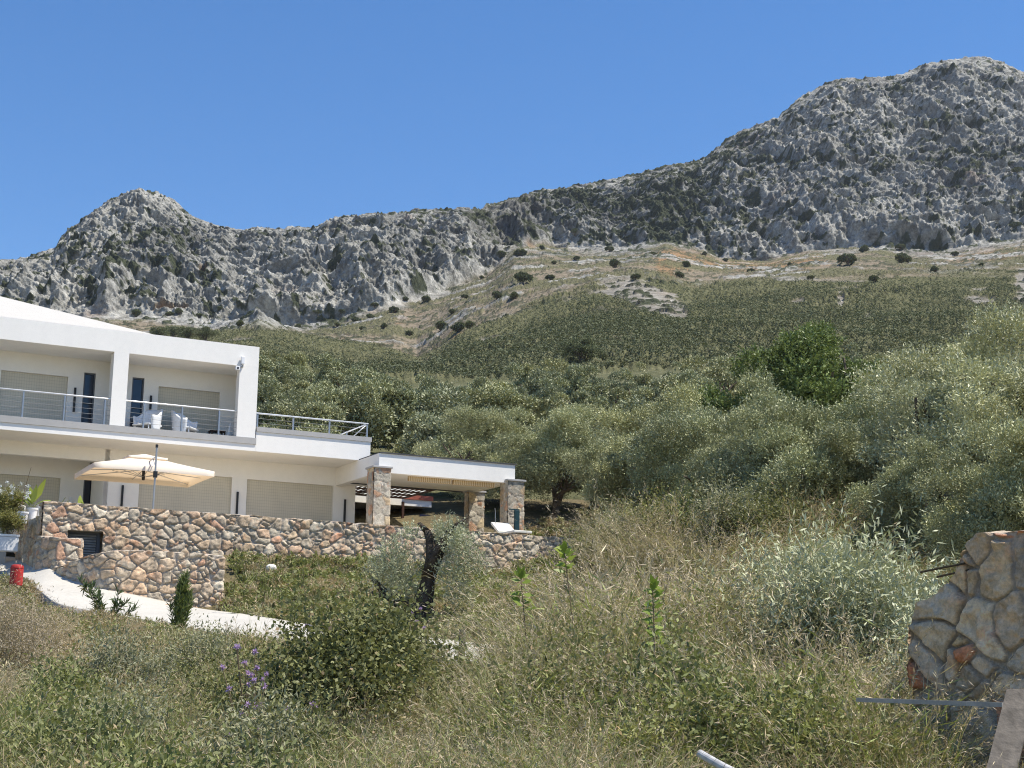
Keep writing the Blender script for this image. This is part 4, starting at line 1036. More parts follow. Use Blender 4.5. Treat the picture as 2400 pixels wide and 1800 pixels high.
# ------------------------------------------------------------------ olive grove on the slope
def grove():
    protos = [olive_proto(100+i, 2.35, 4.3, 24000, .17, .075, M['olive_far'], nclump=17, twig=.16, per=5, low=.0, crs=.95) for i in range(6)]
    rng = np.random.default_rng(3); pts = []
    Y = 63.
    while Y < 262:
        sp = 5.3+Y*.004; 
        xl = (530-1200)/FPX*Y*1.02-2 if Y < 150 else (250-1200)/FPX*Y*1.02
        xr = (2500-1200)/FPX*Y*1.02+2
        x = xl+rng.uniform(0, sp)
        while x < xr:
            pts.append((x+rng.normal()*1.0, Y+rng.normal()*1.1)); x += sp*rng.uniform(.85,1.3)
        Y += sp*rng.uniform(.80,.95)*(1.0+Y*.0022)
    # upper edge of the grove, from the photograph's tree line
    edge = curve([(0,690),(300,700),(480,715),(560,770),(700,800),(800,835),(900,850),(1000,838),(1150,822),(1220,800),(1400,800),(1500,800),(1650,790),(1800,800),(2000,800),(2300,790)])
    out = []
    for x, y in pts:
        z = float(ground_z(np.array([x]), np.array([y]), False)[0])
        a, b = proj(np.array([x, y, z+3.4]))
        if b < edge(a)-2 or (a < 590 and b > 800): continue
        u, v = to_uv(x, y)
        if v < 12.5 and u < 10.5: continue
        if u < 11.5 and v < 9 : continue
        out.append((x, y, z, a, b))
    out.sort(key=lambda q: q[1])
    rows = {}
    NAMES = ['grey-green', 'silvery', 'dull green', 'olive green', 'pale grey-green']
    def where(a, b):
        lat = ('behind the house roof' if a < 560 else 'just right of the white house' if a < 760 else 'above the upper terrace railing' if a < 900 else 'above the pavilion roof, left part' if a < 1050 else 'above the pavilion roof, right part' if a < 1230
               else 'right of the pavilion' if a < 1420 else 'in the middle of the grove' if a < 1640 else 'left of the tall green tree' if a < 1820 else 'below the tall green tree' if a < 1960 else 'right of the green tree' if a < 2120 else 'at the right edge of the grove')
        return lat
    cnt = {}
    for i, (x, y, z, a, b) in enumerate(out):
        lat = where(a, b); band = 'front' if y < 85 else 'second' if y < 110 else 'middle' if y < 145 else 'upper' if y < 190 else 'topmost'
        cnt.setdefault((lat, band), []).append(i)
    lab = {}
    ords = ['leftmost','second from left','third from left','fourth from left','fifth from left','sixth from left','seventh from left','eighth from left','ninth from left','tenth from left']+[w+' from left' for w in ('eleventh','twelfth','thirteenth','fourteenth','fifteenth','sixteenth','seventeenth','eighteenth','nineteenth','twentieth','twenty-first','twenty-second','twenty-third','twenty-fourth','twenty-fifth','twenty-sixth','twenty-seventh','twenty-eighth','twenty-ninth','thirtieth','thirty-first','thirty-second','thirty-third','thirty-fourth','thirty-fifth')]
    for (lat, band), idx in cnt.items():
        idx.sort(key=lambda i: out[i][3])
        for k, i in enumerate(idx):
            o_ = '' if len(idx) == 1 else (ords[k] if k < len(ords) else 'rightmost')
            lab[i] = (f"olive tree {lat}, {band} row" + (f", {o_}" if o_ else '')).strip()
    for i, (x, y, z, a, b) in enumerate(out):
        c, t = protos[rng.integers(len(protos))]; s_ = rng.uniform(.78, 1.2)*(1.0 if y < 170 else .92)
        place_thing('olive_tree', [('crown', c), ('trunk', t)], (x, y, z-.15), rng.uniform(0,6.28), (s_*rng.uniform(.9,1.15), s_*rng.uniform(.9,1.15), s_*rng.uniform(.85,1.15)), lab[i], 'olive tree', 'olive trees of the grove on the slope')
    print('grove trees', len(out))
grove()

def tree_at(protos, px, py_base, Y, s_, rz, label, name='olive_tree', cat='olive tree', dz=-.15, base=None):
    x = ray(px, py_base)[0]*Y; z = gz(x, Y) if base is None else base
    return place_thing(name, [('crown', protos[0]), ('trunk', protos[1])], (x, Y, z+dz), rz, s_, label, cat)
near = [olive_proto(200+i, 2.4, 4.6, 105000, .09, .03, M['olive'], nclump=30, twig=.32, per=9, trunk_r=.22, low=-.1, crs=.62, rng_r=(.5,1.08)) for i in range(3)]
pale = olive_proto(220, 2.6, 5.1, 120000, .09, .03, M['olive_pale'], nclump=34, twig=.36, per=10, trunk_r=.25, low=-.1, crs=.64, rng_r=(.5,1.05))
tree_at(pale, 2340, 1250, 31, 1.04, .3, 'big pale silvery olive tree at the right edge, above the broken stone wall')
tree_at(pale, 2110, 1250, 36, .85, 2.1, 'pale olive tree left of the big one at the right edge')
tree_at(near[0], 1640, 1270, 40, .92, 1.2, 'silvery olive tree in the middle right, behind the tall brown grass')
tree_at(near[1], 1850, 1270, 36, .86, 4.0, 'low dense olive tree behind the silvery olive shoots')
tree_at(near[2], 2190, 1290, 29, .62, 5.1, 'dark low olive tree just left of the broken wall top')
tree_at(near[2], 1500, 1250, 56, 1.05, .4, 'olive tree right of the pavilion behind the end of the long wall')
tree_at(near[0], 1760, 1200, 47, .85, 3.0, 'olive tree in the second line below the tall green tree')
tree_at(near[1], 1560, 1200, 53, 1.1, 1.0, 'olive tree in the second line behind the brown grass')
tree_at(near[1], 2440, 1300, 24, .66, 1.9, 'olive tree cut off by the right edge behind the near wall')
tree_at(near[1], 1300, 1210, 61, 1.0, 2.6, 'olive tree directly behind the right pavilion pillar')
tree_at(near[0], 1110, 1200, 63, .95, 5.5, 'olive tree seen through the open pavilion')
tree_at(near[2], 1190, 1200, 64, .95, 2.5, 'dark olive tree between the two right pavilion pillars')
gt = olive_proto(230, 2.7, 6.2, 80000, .13, .06, M['green_tree'], nclump=36, twig=.34, per=8, trunk_r=.3, low=-.5, crs=.85)
tree_at(gt, 1890, 900, 70, 1.45, .8, 'tall dark green broad-leaved tree standing above the olive grove', 'broadleaf_tree', 'tree')
M['mshrub2'] = leaf_mat('oak_leaves', (.17,.19,.10), None, .05, .45, .7, hue_noise=.2, spec=.15)
# lone tree and trees behind the roof
dk_ = olive_proto(240, 2.6, 4.6, 14000, .2, .09, M['mshrub2'], nclump=26, twig=.3, per=6)
def mtree(px, py, s_, label, name='evergreen_oak', cat='tree', group=None, dz=-.3, pr=None, sq=1.):
    p = on_mountain(px, py); pr = pr or dk_
    place_thing(name, [('crown', pr[0]), ('trunk', pr[1])], (p[0], p[1], p[2]+dz*s_), (px*7) % 6.28, (s_, s_, s_*sq), label, cat, group)
mtree(1362, 862, 1.15, 'lone round dark tree above the middle of the grove'); mtree(1395, 868, .6, 'small bush beside the lone round dark tree')
for px, py, s_, l in [(370,800,1.1,'leftmost'),(405,800,1.2,'second'),(440,803,1.15,'third'),(480,805,1.2,'rightmost')]:
    mtree(px, py, s_, f'{l} of the four dark olive trees peeping over the flat house roof', 'olive_tree', 'olive tree', 'olive trees behind the house roof')
# shrubs on the mountain
M['mshrub'] = leaf_mat('mountain_shrub_leaves', (.15,.17,.09), None, .05, .4, .8, hue_noise=.2, spec=.1)
sh_p = olive_proto(250, 1.35, 2.2, 2600, .34, .2, M['mshrub'], nclump=12, twig=.2, per=3, low=.1)
SH = [(2025,592,2.6,'largest dark shrub on the orange slope under the right cliff'),(1988,620,3.0,'wide dark shrub left of the largest one on the orange slope'),(2115,618,3.0,'round dark shrub right of the largest one under the right cliff'),
 (1610,626,1.8,'shrub at the left end of the orange patch'),(1592,652,1.5,'small shrub just below the one at the left end of the orange patch'),(1440,627,2.2,'shrub on the scree right of the gully head'),(1225,665,2.6,'dark shrub in the middle of the scree'),
 (1000,710,2.2,'dark shrub at the foot of the middle crags'),(925,735,1.9,'pale-edged shrub under the middle crags'),(833,757,1.7,'shrub on the orange scree, left one'),(868,748,1.5,'shrub on the orange scree, right one'),(745,738,1.6,'shrub at the foot of the left crags'),
 (1035,775,2.2,'tall dark shrub in the gully between the two green hills'),(1075,778,2.0,'second shrub in the gully between the green hills'),(1100,772,1.6,'third shrub in the gully, the rightmost'),(1165,700,1.9,'shrub high in the gully'),(1205,700,1.6,'shrub right beside the one high in the gully'),
 (320,743,2.2,'shrub under the left crags above the roof'),(420,738,1.8,'round shrub on the orange ledge above the roof'),(400,742,1.5,'small shrub left of the round one on the orange ledge'),(2050,662,1.5,'small shrub below the orange slope'),(2110,586,2.2,'shrub at the foot of the right-hand crag'),
 (2375,535,2.4,'dark shrub at the right edge on the big mountain'),(2375,405,2.4,'upper dark shrub at the right edge'),(2360,390,2.0,'shrub just above the upper one at the right edge'),(1175,607,2.6,'big shrub at the corner of the middle crags'),(1220,600,2.4,'shrub right of the big one at the corner of the middle crags'),
 (1345,550,2.4,'dark shrub against the grey cliff foot'),(1430,590,2.0,'shrub where the grey cliff foot meets the pale scree'),(900,770,1.3,'low shrub on the lower scree left of the gully'),(960,790,1.3,'low shrub close above the left green hill'),(1290,655,1.3,'small shrub on the pale scree ridge'),
 (1700,612,1.2,'small shrub left of the orange slope'),(1760,640,1.3,'shrub just under the orange slope, left part'),(1850,625,1.2,'small shrub on the left end of the orange slope'),(1900,655,1.0,'tiny shrub under the orange slope'),(2190,640,1.5,'shrub right of the round one under the right cliff'),(2240,600,1.6,'shrub on the brown scree at the far right'),(2300,628,1.2,'small shrub low on the far right scree'),
 (1650,600,1.5,'shrub under the foot of the big crag'),(1530,600,1.4,'shrub between the pale scree and the big crag'),(1490,655,1.3,'small shrub above the white rock patch'),(1350,610,1.4,'shrub high on the pale scree, middle'),(1270,585,1.6,'shrub under the grey cliff, left part'),(1300,620,1.1,'tiny shrub below the grey cliff'),
 (1130,655,1.3,'small shrub on the middle scree'),(1090,700,1.2,'tiny shrub on the middle scree'),(1060,735,1.3,'small shrub above the gully'),(950,705,1.4,'shrub close under the middle crags'),(880,720,1.3,'small shrub under the middle crags, left part'),(800,735,1.2,'tiny shrub left of the orange scree'),(850,775,1.1,'tiny shrub under the orange scree'),(790,765,1.2,'small shrub above the left green hill'),
 (700,770,1.3,'shrub at the foot of the left crags, low'),(560,765,1.3,'shrub just above the house roof end'),(520,730,1.5,'shrub in the ravine above the roof'),(470,745,1.4,'shrub in the orange gully above the roof')]
for px, py, s_, l in SH: mtree(px, py, s_*.82, l, 'mountain_shrub', 'shrub', 'dark shrubs scattered on the mountain', -.1, sh_p, .9)

# ------------------------------------------------------------------ grass and weeds of the foreground (nobody could count them)
def drive_dist(x, y):
    """>0 in front of the near kerb, <0 behind it (metres along y)"""
    return np.interp(x, ND[:,0], ND[:,1])-y
def far_dist(x, y): return y-np.interp(x, FD[:,0], FD[:,1])
def photo_x(x, y): return 1200+FPX*x/np.maximum(y,.1)/math.cos(PITCH)*.98
def grow():
    rng = np.random.default_rng(17)
    dry, grn, plu, wee, gry = Foliage(), Foliage(), Foliage(), Foliage(), Foliage()
    # tussock centres, denser towards the camera
    n = 30000
    Y = np.exp(rng.uniform(math.log(6.0), math.log(60), n)); X = rng.uniform(-.40,.40,n)*Y*1.0
    Y2 = np.exp(rng.uniform(math.log(24), math.log(52), 9000)); X2 = rng.uniform(-.40,.40,9000)*Y2
    X = np.r_[X, X2]; Y = np.r_[Y, Y2]
    px = photo_x(X, Y); dd = drive_dist(X, Y); fd = far_dist(X, Y); u, v = to_uv(X, Y)
    fr = dd > .15
    behind = (fd > .2) & ((v < -4.75) | (u > 10.1))
    # keep off the wall footprints
    cwp = np.array(Pc); cwy = np.interp(X, cwp[:,0], cwp[:,1], left=999, right=-999)
    behind &= ~((X < cwp[-1,0]+.0) & (X > -20) & (Y < 46.5))
    behind &= ~((u < -2.0) & (v > -8.5) & (u > -12) & (X < cwp[-1,0]))
    behind &= Y < 60
    nwl = (X > NL[0]-.1) & (np.abs(Y-np.interp(X, [NL[0],NR[0]], [NL[1],NR[1]])-.15) < .45)
    ok = (fr | behind) & ~nwl
    X, Y, px, dd, fd, fr = X[ok], Y[ok], px[ok], dd[ok], fd[ok], fr[ok]
    Z = ground_z(X, Y)
    c = W(165, 1440, 39); bare = np.exp(-((X-c[0])**2/5+(Y-c[1]+.8)**2/3)); k = rng.random(len(X)) > bare*1.2
    X, Y, px, dd, fd, fr, Z = X[k], Y[k], px[k], dd[k], fd[k], fr[k], Z[k]
    a = fbm(X*.55, Y*.35, o=3, seed=101); b = fbm(X*.4+9, Y*.25, o=3, seed=103); h2 = fbm(X*.9, Y*.6, o=3, seed=105)
    # height of growth
    hh = .64+.42*h2
    hh = np.where(fr, hh*np.clip(.35+.11*dd, .35, 1.), hh)                      # low beside the kerb
    right = sstep(1150, 1350, px)*sstep(2300, 1900, px)
    hh = hh*(1+right*(.9*sstep(14, 20, Y)))
    hh = np.where((~fr) & (px > 1380) & (px < 1800) & (Y < 46), .75+.6*h2, hh)
    hh = np.where((~fr) & (px < 1380), .34+.2*h2, hh)
    mid = sstep(1000, 1250, px)*fr; hh = hh*(1+.45*mid*(Y > 13))*(1+.16*fr*(Y < 20)); hh = np.where(fr & (px > 1550) & (Y < 11.5), hh*.8, hh); hh = np.where(fr & (px > 480) & (px < 680) & (Y < 16), hh*.72, hh)
    gap = ((px > 1005) & (px < 1175) & (Y > 15) & (Y < 33.6)) | ((px > 1690) & (px < 1805) & (Y > 11) & (Y < 26))
    hh = np.where(gap, hh*.22, hh); hh = np.clip(hh, .12, 1.9)
    # kinds
    r = rng.random(len(X))
    pl_w = .10+.35*right*sstep(16,24,Y)+.20*(b > .12)+.15*((~fr) & (px > 1380))
    gr_w = .22+.62*sstep(-.06,.08,a)+.1*(px > 1300)*(Y < 16)
    kind = np.where(r < pl_w, 2, np.where(r < pl_w+(1-pl_w)*gr_w, 1, 0))
    kind = np.where((~fr) & (px < 1300) & (rng.random(len(X)) < .25), 1, kind); kind = np.where((~fr) & (px > 1300) & (rng.random(len(X)) < .4), 1, kind)
    for kd, F, nb in ((0, dry, 26), (1, grn, 24), (2, plu, 15)):
        m = kind == kd; x, y, z, h = X[m], Y[m], Z[m], hh[m]; nt_ = len(x)
        nbl = nb
        bx = np.repeat(x, nbl)+rng.normal(size=nt_*nbl)*.11; by = np.repeat(y, nbl)+rng.normal(size=nt_*nbl)*.11
        bz = np.repeat(z, nbl)-.03
        H_ = np.repeat(h*rng.uniform(.7,1.35,nt_), nbl)*rng.uniform(.45, 1.15, nt_*nbl)
        YY = np.repeat(y, nbl)
        wd = np.maximum(.007, YY*.00050)*rng.uniform(.6, 1.9, nt_*nbl)
        wind = np.array([.16,-.03,0])
        ld = rng.normal(size=(nt_*nbl,3))*[1,1,0]; ld = unit(ld)*rng.uniform(.1,.75,nt_*nbl)[:,None]+wind
        ld[:,2] -= rng.uniform(0,.22,len(ld))
        up = unit(np.array([0,0,1.])+rng.normal(size=(nt_*nbl,3))*.16)
        tint = np.clip(np.repeat(rng.uniform(.25,.7,nt_), nbl)+rng.normal(size=nt_*nbl)*.15, 0, .97)
        vv, ff, V = strips(np.stack([bx,by,bz],-1), up, ld, H_, wd*(1.0 if kd < 2 else .7), 3, rng)
        Fm = dry if kd == 2 and False else F
        if kd == 2:                                    # stems go with the dry grass, seed heads apart
            dry.add(vv, ff, np.repeat(tint, 8)*.8)
            tip = (V[:, -1]+V[:, -2])/2; pre = (V[:, -3]+V[:, -4])/2; dr = unit(tip-pre)
            for q in range(9):
                t_ = q/9; base = pre+(tip-pre)*(.1+.95*t_)
                d = unit(dr*.9+rng.normal(size=dr.shape)*.55+np.array([.1,0,-.25]))
                F.leaves(base, d, np.minimum(.14,.09+YY*.0016)*rng.uniform(.6,1.3,len(tip)), np.maximum(.006, YY*.00045), np.clip(tint+rng.normal(size=len(tint))*.15,0,1), rng)
        else:
            F.add(vv, ff, np.repeat(tint, 8))
            if kd == 0:
                sel = rng.random(len(bx)) < .4; tip = ((V[:,-1]+V[:,-2])/2)[sel]; pre = ((V[:,-3]+V[:,-4])/2)[sel]; dr = unit(tip-pre)
                for q in range(4):
                    d = unit(dr+rng.normal(size=dr.shape)*.4+np.array([0,0,-.2])); F.leaves(pre+(tip-pre)*(.5+.15*q), d, np.minimum(.08,.03+YY[sel]*.002), np.maximum(.007, YY[sel]*.0005), tint[sel], rng)
    # small leafy weeds between the grass
    nw_ = 15000; sel = rng.choice(len(X), nw_); x, y, z, h = X[sel]+rng.normal(size=nw_)*.2, Y[sel]+rng.normal(size=nw_)*.2, Z[sel], np.clip(hh[sel],.2,1.3)
    for F, m in ((wee, (a[sel] > -.12)), (gry, (a[sel] <= -.12))):
        xs_, ys_, zs_, hs_ = x[m], y[m], z[m], h[m]; k_ = len(xs_); ns = 4
        for q in range(ns):
            d = unit(rng.normal(size=(k_,3))*[.55,.55,.1]+[0,0,1]); L = hs_*rng.uniform(.6,1.05,k_)
            t0 = np.clip(rng.uniform(.15,.85,k_), 0, 1)
            for j in range(14):
                t_ = .25+.75*(j+.5)/14; p = np.stack([xs_,ys_,zs_],-1)+d*(L*t_)[:,None]+rng.normal(size=(k_,3))*.025
                ld = unit(rng.normal(size=(k_,3))*[1,1,.4]+d*.5)
                F.leaves(p, ld, np.maximum(.05, ys_*.0026)*rng.uniform(.6,1.4,k_), np.maximum(.022, ys_*.0013), np.clip(t0+rng.normal(size=k_)*.12,0,1), rng)
    for n_, F, m, l in (('dry_grass', dry, M['grass_dry'], 'dry straw coloured grass and seed stems covering the slope in front of the drive'), ('green_grass', grn, M['grass_green'], 'green grass growing among the dry stems'),
                     ('seed_grass', plu, M['plume'], 'brown feathery seed heads of the tall grass'), ('weeds', wee, M['weed'], 'small leafy green weeds between the grass'), ('grey_weeds', gry, M['weed_grey'], 'grey-green leafy weeds between the grass')):
        o = link(n_, F.mesh(n_, m)); tag(o, l, 'grass' if 'grass' in n_ else 'weeds', kind='stuff'); print(n_, F.n)
grow()

# ------------------------------------------------------------------ single bushes and plants
def bush_proto(seed, R, Ht, nl, ln, wd, mat, ncl=16, per=7, twig=.25, upr=.5, crs=1., stem=True):
    rng = np.random.default_rng(seed); mb = MB(); F = Foliage()
    cen = unit(rng.normal(size=(ncl,3)))*rng.uniform(.25,.75,ncl)[:,None]*np.array([R,R,Ht*.5])+[0,0,Ht*.5]
    cr = rng.uniform(.28,.48,ncl)*min(R,Ht)*crs
    for c_ in cen[:10]:
        mb.tube([(0,0,-.1), c_*[.4,.4,.5], c_], [.02,.012,.005], 5, cap=False)
    nt_ = nl//per; pk = rng.choice(ncl, nt_, p=cr**2/np.sum(cr**2)); d = unit(rng.normal(size=(nt_,3)))
    p = cen[pk]+d*(cr[pk]*rng.uniform(.3,1.05,nt_))[:,None]; p[:,2] = np.abs(p[:,2])
    td = unit(d*(1-upr)+np.array([0,0,upr])+rng.normal(size=(nt_,3))*.3); tl = twig*rng.uniform(.5,1.4,nt_); t0 = rng.uniform(.15,.8,nt_)
    for k in range(per):
        q = p+td*(tl*(k+.5)/per)[:,None]; ldr = unit(td*.6+unit(rng.normal(size=(nt_,3)))*.9)
        F.leaves(q, ldr, ln*rng.uniform(.6,1.3,nt_), wd*rng.uniform(.8,1.2,nt_), np.clip(t0+rng.normal(size=nt_)*.13,0,1), rng)
    v, f = np.concatenate(mb.v), np.concatenate(mb.f)
    return [('foliage', F.mesh('foliage', mat)), ('stems', mesh_np('stems', v, f, M['twig']))]
def at_px(px, Y, py=1500):
    x = ray(px, py)[0]*Y; return np.array([x, Y, gz(x, Y)])
def put(proto, px, Y, s_, label, name='bush', cat='bush', group=None, rz=None, dz=-.05):
    p = at_px(px, Y)+[0,0,dz]
    return place_thing(name, proto, tuple(p), (px*.37) % 6.28 if rz is None else rz, s_, label, cat, group)
br = bush_proto(301, 1.0, 1.5, 34000, .05, .032, M['bramble'], ncl=24, twig=.42, upr=.3, crs=.85)
br2 = bush_proto(302, .85, 1.0, 18000, .05, .03, M['bramble'], ncl=15, twig=.4, upr=.35, crs=.85)
wb = bush_proto(303, .6, .8, 9000, .055, .022, M['weed'], ncl=12, twig=.3, upr=.55)
wg = bush_proto(304, .55, .8, 12000, .05, .016, M['weed_grey'], ncl=12, twig=.35, upr=.6)
put(br, 830, 15.5, 1.15, 'big dark green bramble bush with a shaded hollow, below the olive stump', 'bramble_bush', 'bramble')
put(br2, 700, 17.5, 1.0, 'dark bramble bush left of the big one, behind the purple thistles', 'bramble_bush', 'bramble')
put(br2, 965, 20.0, 1.0, 'bramble bush close behind the big one on its right, under the leaning stump', 'bramble_bush', 'bramble')
put(br2, 900, 24.5, .95, 'bright green bramble at the foot of the leaning olive stump', 'bramble_bush', 'bramble')
put(br2, 430, 21.0, .78, 'dark bramble in the dry grass below the upright conical shrub', 'bramble_bush', 'bramble')
put(br2, 560, 24.0, .70, 'low bramble beside the kerb, right of the conical shrub', 'bramble_bush', 'bramble')
for i, (px, Y, s_, pr, l) in enumerate([(330,12.5,.75,wb,'yellowish green weed clump low in the left foreground'),(90,15,1.0,wb,'green weed bush at the left edge under the red-brown bush'),(180,11.5,.8,wg,'greyish weed clump near the bottom left corner'),
    (520,12,.7,wg,'grey weed clump below the purple thistles'),(1180,16,.95,wb,'leafy green bush right of the grey post'),(1290,18,1.5,wb,'green bush under the left lime green sapling'),(1420,15,1.0,br2,'dark leafy bush in the middle of the right foreground'),(1560,17,1.7,wb,'green leafy bush at the foot of the middle lime sapling'),
    (1500,12,1.0,wb,'low green weeds in front of the middle of the slope'),(1640,20,1.5,br2,'dark green bush behind the white gravel patch'),(1380,21,1.9,wb,'leafy bush in the tall grass behind the two saplings'),(1700,14,1.2,wg,'grey-green weed left of the arching grass'),
    (1020,11,.8,wb,'green weed clump at the bottom centre'),(1850,13,1.3,wb,'green bush at the foot of the silvery olive shoots'),(1260,10.5,.8,wg,'grey weed clump low in the centre right'),(730,11.5,.8,wb,'green weed clump below the big bramble'),(1960,11.5,.6,br2,'dark bush in front of the near stone wall, behind the arching grass')]):
    put(pr, px, Y, s_, l, 'weed_bush', 'weed')
_rg = np.random.default_rng(77); _rows = [('nearest', 9.0, 10.5, 9), ('second', 11.5, 13.5, 10), ('middle', 15., 18., 11), ('fourth', 20., 24., 10), ('farthest', 26., 30., 8)]
_ord = ['leftmost','second from left','third from left','fourth from left','fifth from left','sixth from left','seventh from left','eighth from left','ninth from left','tenth from left','rightmost']
wy = bush_proto(308, .5, .7, 8000, .06, .026, M['weed'], ncl=10, twig=.35, upr=.7)
wd2 = bush_proto(309, .6, .7, 10000, .045, .02, M['bramble'], ncl=14, twig=.4, upr=.4)
for rn, ya, yb, n_ in _rows:
    for k in range(n_):
        pxx = (k+.5+_rg.uniform(-.35,.35))*2150/n_; Yk = _rg.uniform(ya, yb); pr, wn = [(wb,'green'),(wg,'grey-green'),(wy,'upright green'),(wd2,'dark green')][_rg.integers(4)]
        if Yk > 22 and pxx < 420 : continue
        if 1000 < pxx < 1180 and Yk > 14.5: continue
        if Yk > np.interp(ray(pxx,1500)[0]*Yk, ND[:,0], ND[:,1])-.6: continue
        put(pr, pxx, Yk, _rg.uniform(.6,1.2)*(.8 if Yk > 24 else 1.1 if Yk > 11 else 1), f"{wn} leafy weed clump in the {rn} row of the slope, {_ord[min(k,10)]}", 'weed_bush', 'weed', 'leafy weed clumps on the slope')
for px_, Y_, s_, pr, l in [(1340,14.5,1.45,wd2,'dark bush low in the centre right, before the grass clumps'),(1470,16.2,1.5,wd2,'big dark bush under the third lime sapling'),(1610,14,1.5,wb,'green bush low right of the third sapling'),(1230,18.5,1.3,wd2,'dark bush right behind the grey post'),(400,16,.95,wd2,'dark bush in the left foreground'),(200,19,1.0,wb,'green bush in the left foreground under the oleander'),(60,11,.95,wd2,'dark bush in the bottom left corner'),(1760,12.5,1.3,wb,'green bush left of the steel bar'),(1480,36,1.7,wg,'grey-green bush beyond the drive, under the first olive trunk'),(1560,35.5,1.8,wd2,'dark bush beyond the drive between the grass clumps'),(1640,35,1.7,wb,'green bush beyond the drive under the middle olive tree'),(1720,33,1.9,wg,'grey bush beyond the drive behind the silvery shoots'),(1800,32.5,1.8,wd2,'dark bush under the low dense olive tree'),(1400,35.5,1.5,wd2,'dark bush behind the leftmost clump of tall grass')]:
    put(pr, px_, Y_, s_, l, 'weed_bush', 'bush')
rb = bush_proto(305, .95, 1.35, 26000, .05, .009, M['plume_pale'], ncl=16, twig=.5, upr=.6, per=9)
put(rb, 30, 24, 1.12, 'feathery reddish brown bush at the left edge below the red cylinder', 'broom_bush', 'bush')
put(rb, 105, 27, .72, 'smaller purple-brown feathery bush right of the one at the left edge', 'broom_bush', 'bush')
put(rb, 320, 33, .45, 'small dry brown shrub on the bank beneath the oleander', 'broom_bush', 'bush')

def reed_proto(seed, n, Ht, sp, mats, green=.5, plume=.5):
    """a clump of tall arching grass: blades, stems with seed plumes"""
    rng = np.random.default_rng(seed); F = Foliage(); rr = sp*np.sqrt(rng.random(n)); aa = rng.uniform(0,6.28,n)
    b = np.stack([rr*np.cos(aa), rr*np.sin(aa), 0*rr-.05],-1); out = unit(b*[1,1,0]+rng.normal(size=(n,3))*[.25,.25,0]+1e-6)
    l = out*rng.uniform(.15,.8,n)[:,None]+[.12,0,0]; l[:,2] -= rng.uniform(0,.3,n); h = Ht*rng.uniform(.5,1.1,n); isst = rng.random(n) < plume
    up = unit(np.array([0,0,1.])+rng.normal(size=(n,3))*.12); t0 = np.clip(rng.normal(size=n)*.22+.5,0,.97)
    grn = (rng.random(n) < green) & ~isst
    for m, mi, wd in ((grn, 0, .015), (~grn & ~isst, 1, .012), (isst, 1, .008)):
        if not m.any(): continue
        v, f, V = strips(b[m], up[m], l[m], h[m]*(1.12 if mi and wd < .01 else .85), wd*rng.uniform(.7,1.4,m.sum()), 5, rng); F.add(v, f, np.repeat(t0[m], 12), mi)
        if wd < .01:
            tip = (V[:,-1]+V[:,-2])/2; pre = (V[:,-5]+V[:,-6])/2; dr = unit(tip-pre)
            for q in range(22):
                F.leaves(pre+(tip-pre)*(.15+.9*q/22), unit(dr*.8+rng.normal(size=dr.shape)*.45+[.1,0,-.15]), .07*rng.uniform(.4,1.3,len(tip)), .0085, np.clip(t0[m]+rng.normal(size=m.sum())*.2,0,1), rng, 2)
        else:
            k = m.sum(); 
            for q in range(3):
                F.leaves(b[m]+up[m]*(h[m]*rng.uniform(.2,.8,k))[:,None]+l[m]*.1, unit(out[m]+rng.normal(size=(k,3))*.5+[0,0,.5]), .2*rng.uniform(.5,1.3,k), .014, t0[m], rng, mi)
    return [('blades', F.mesh('blades', [M['grass_green'], M['grass_dry'], M['plume_pale']]))]
RP = [reed_proto(500, 420, 1.75, .45, None, .8, .22), reed_proto(501, 340, 1.9, .40, None, .4, .5), reed_proto(502, 460, 1.5, .5, None, .92, .12), reed_proto(503, 360, 1.7, .5, None, .65, .36)]
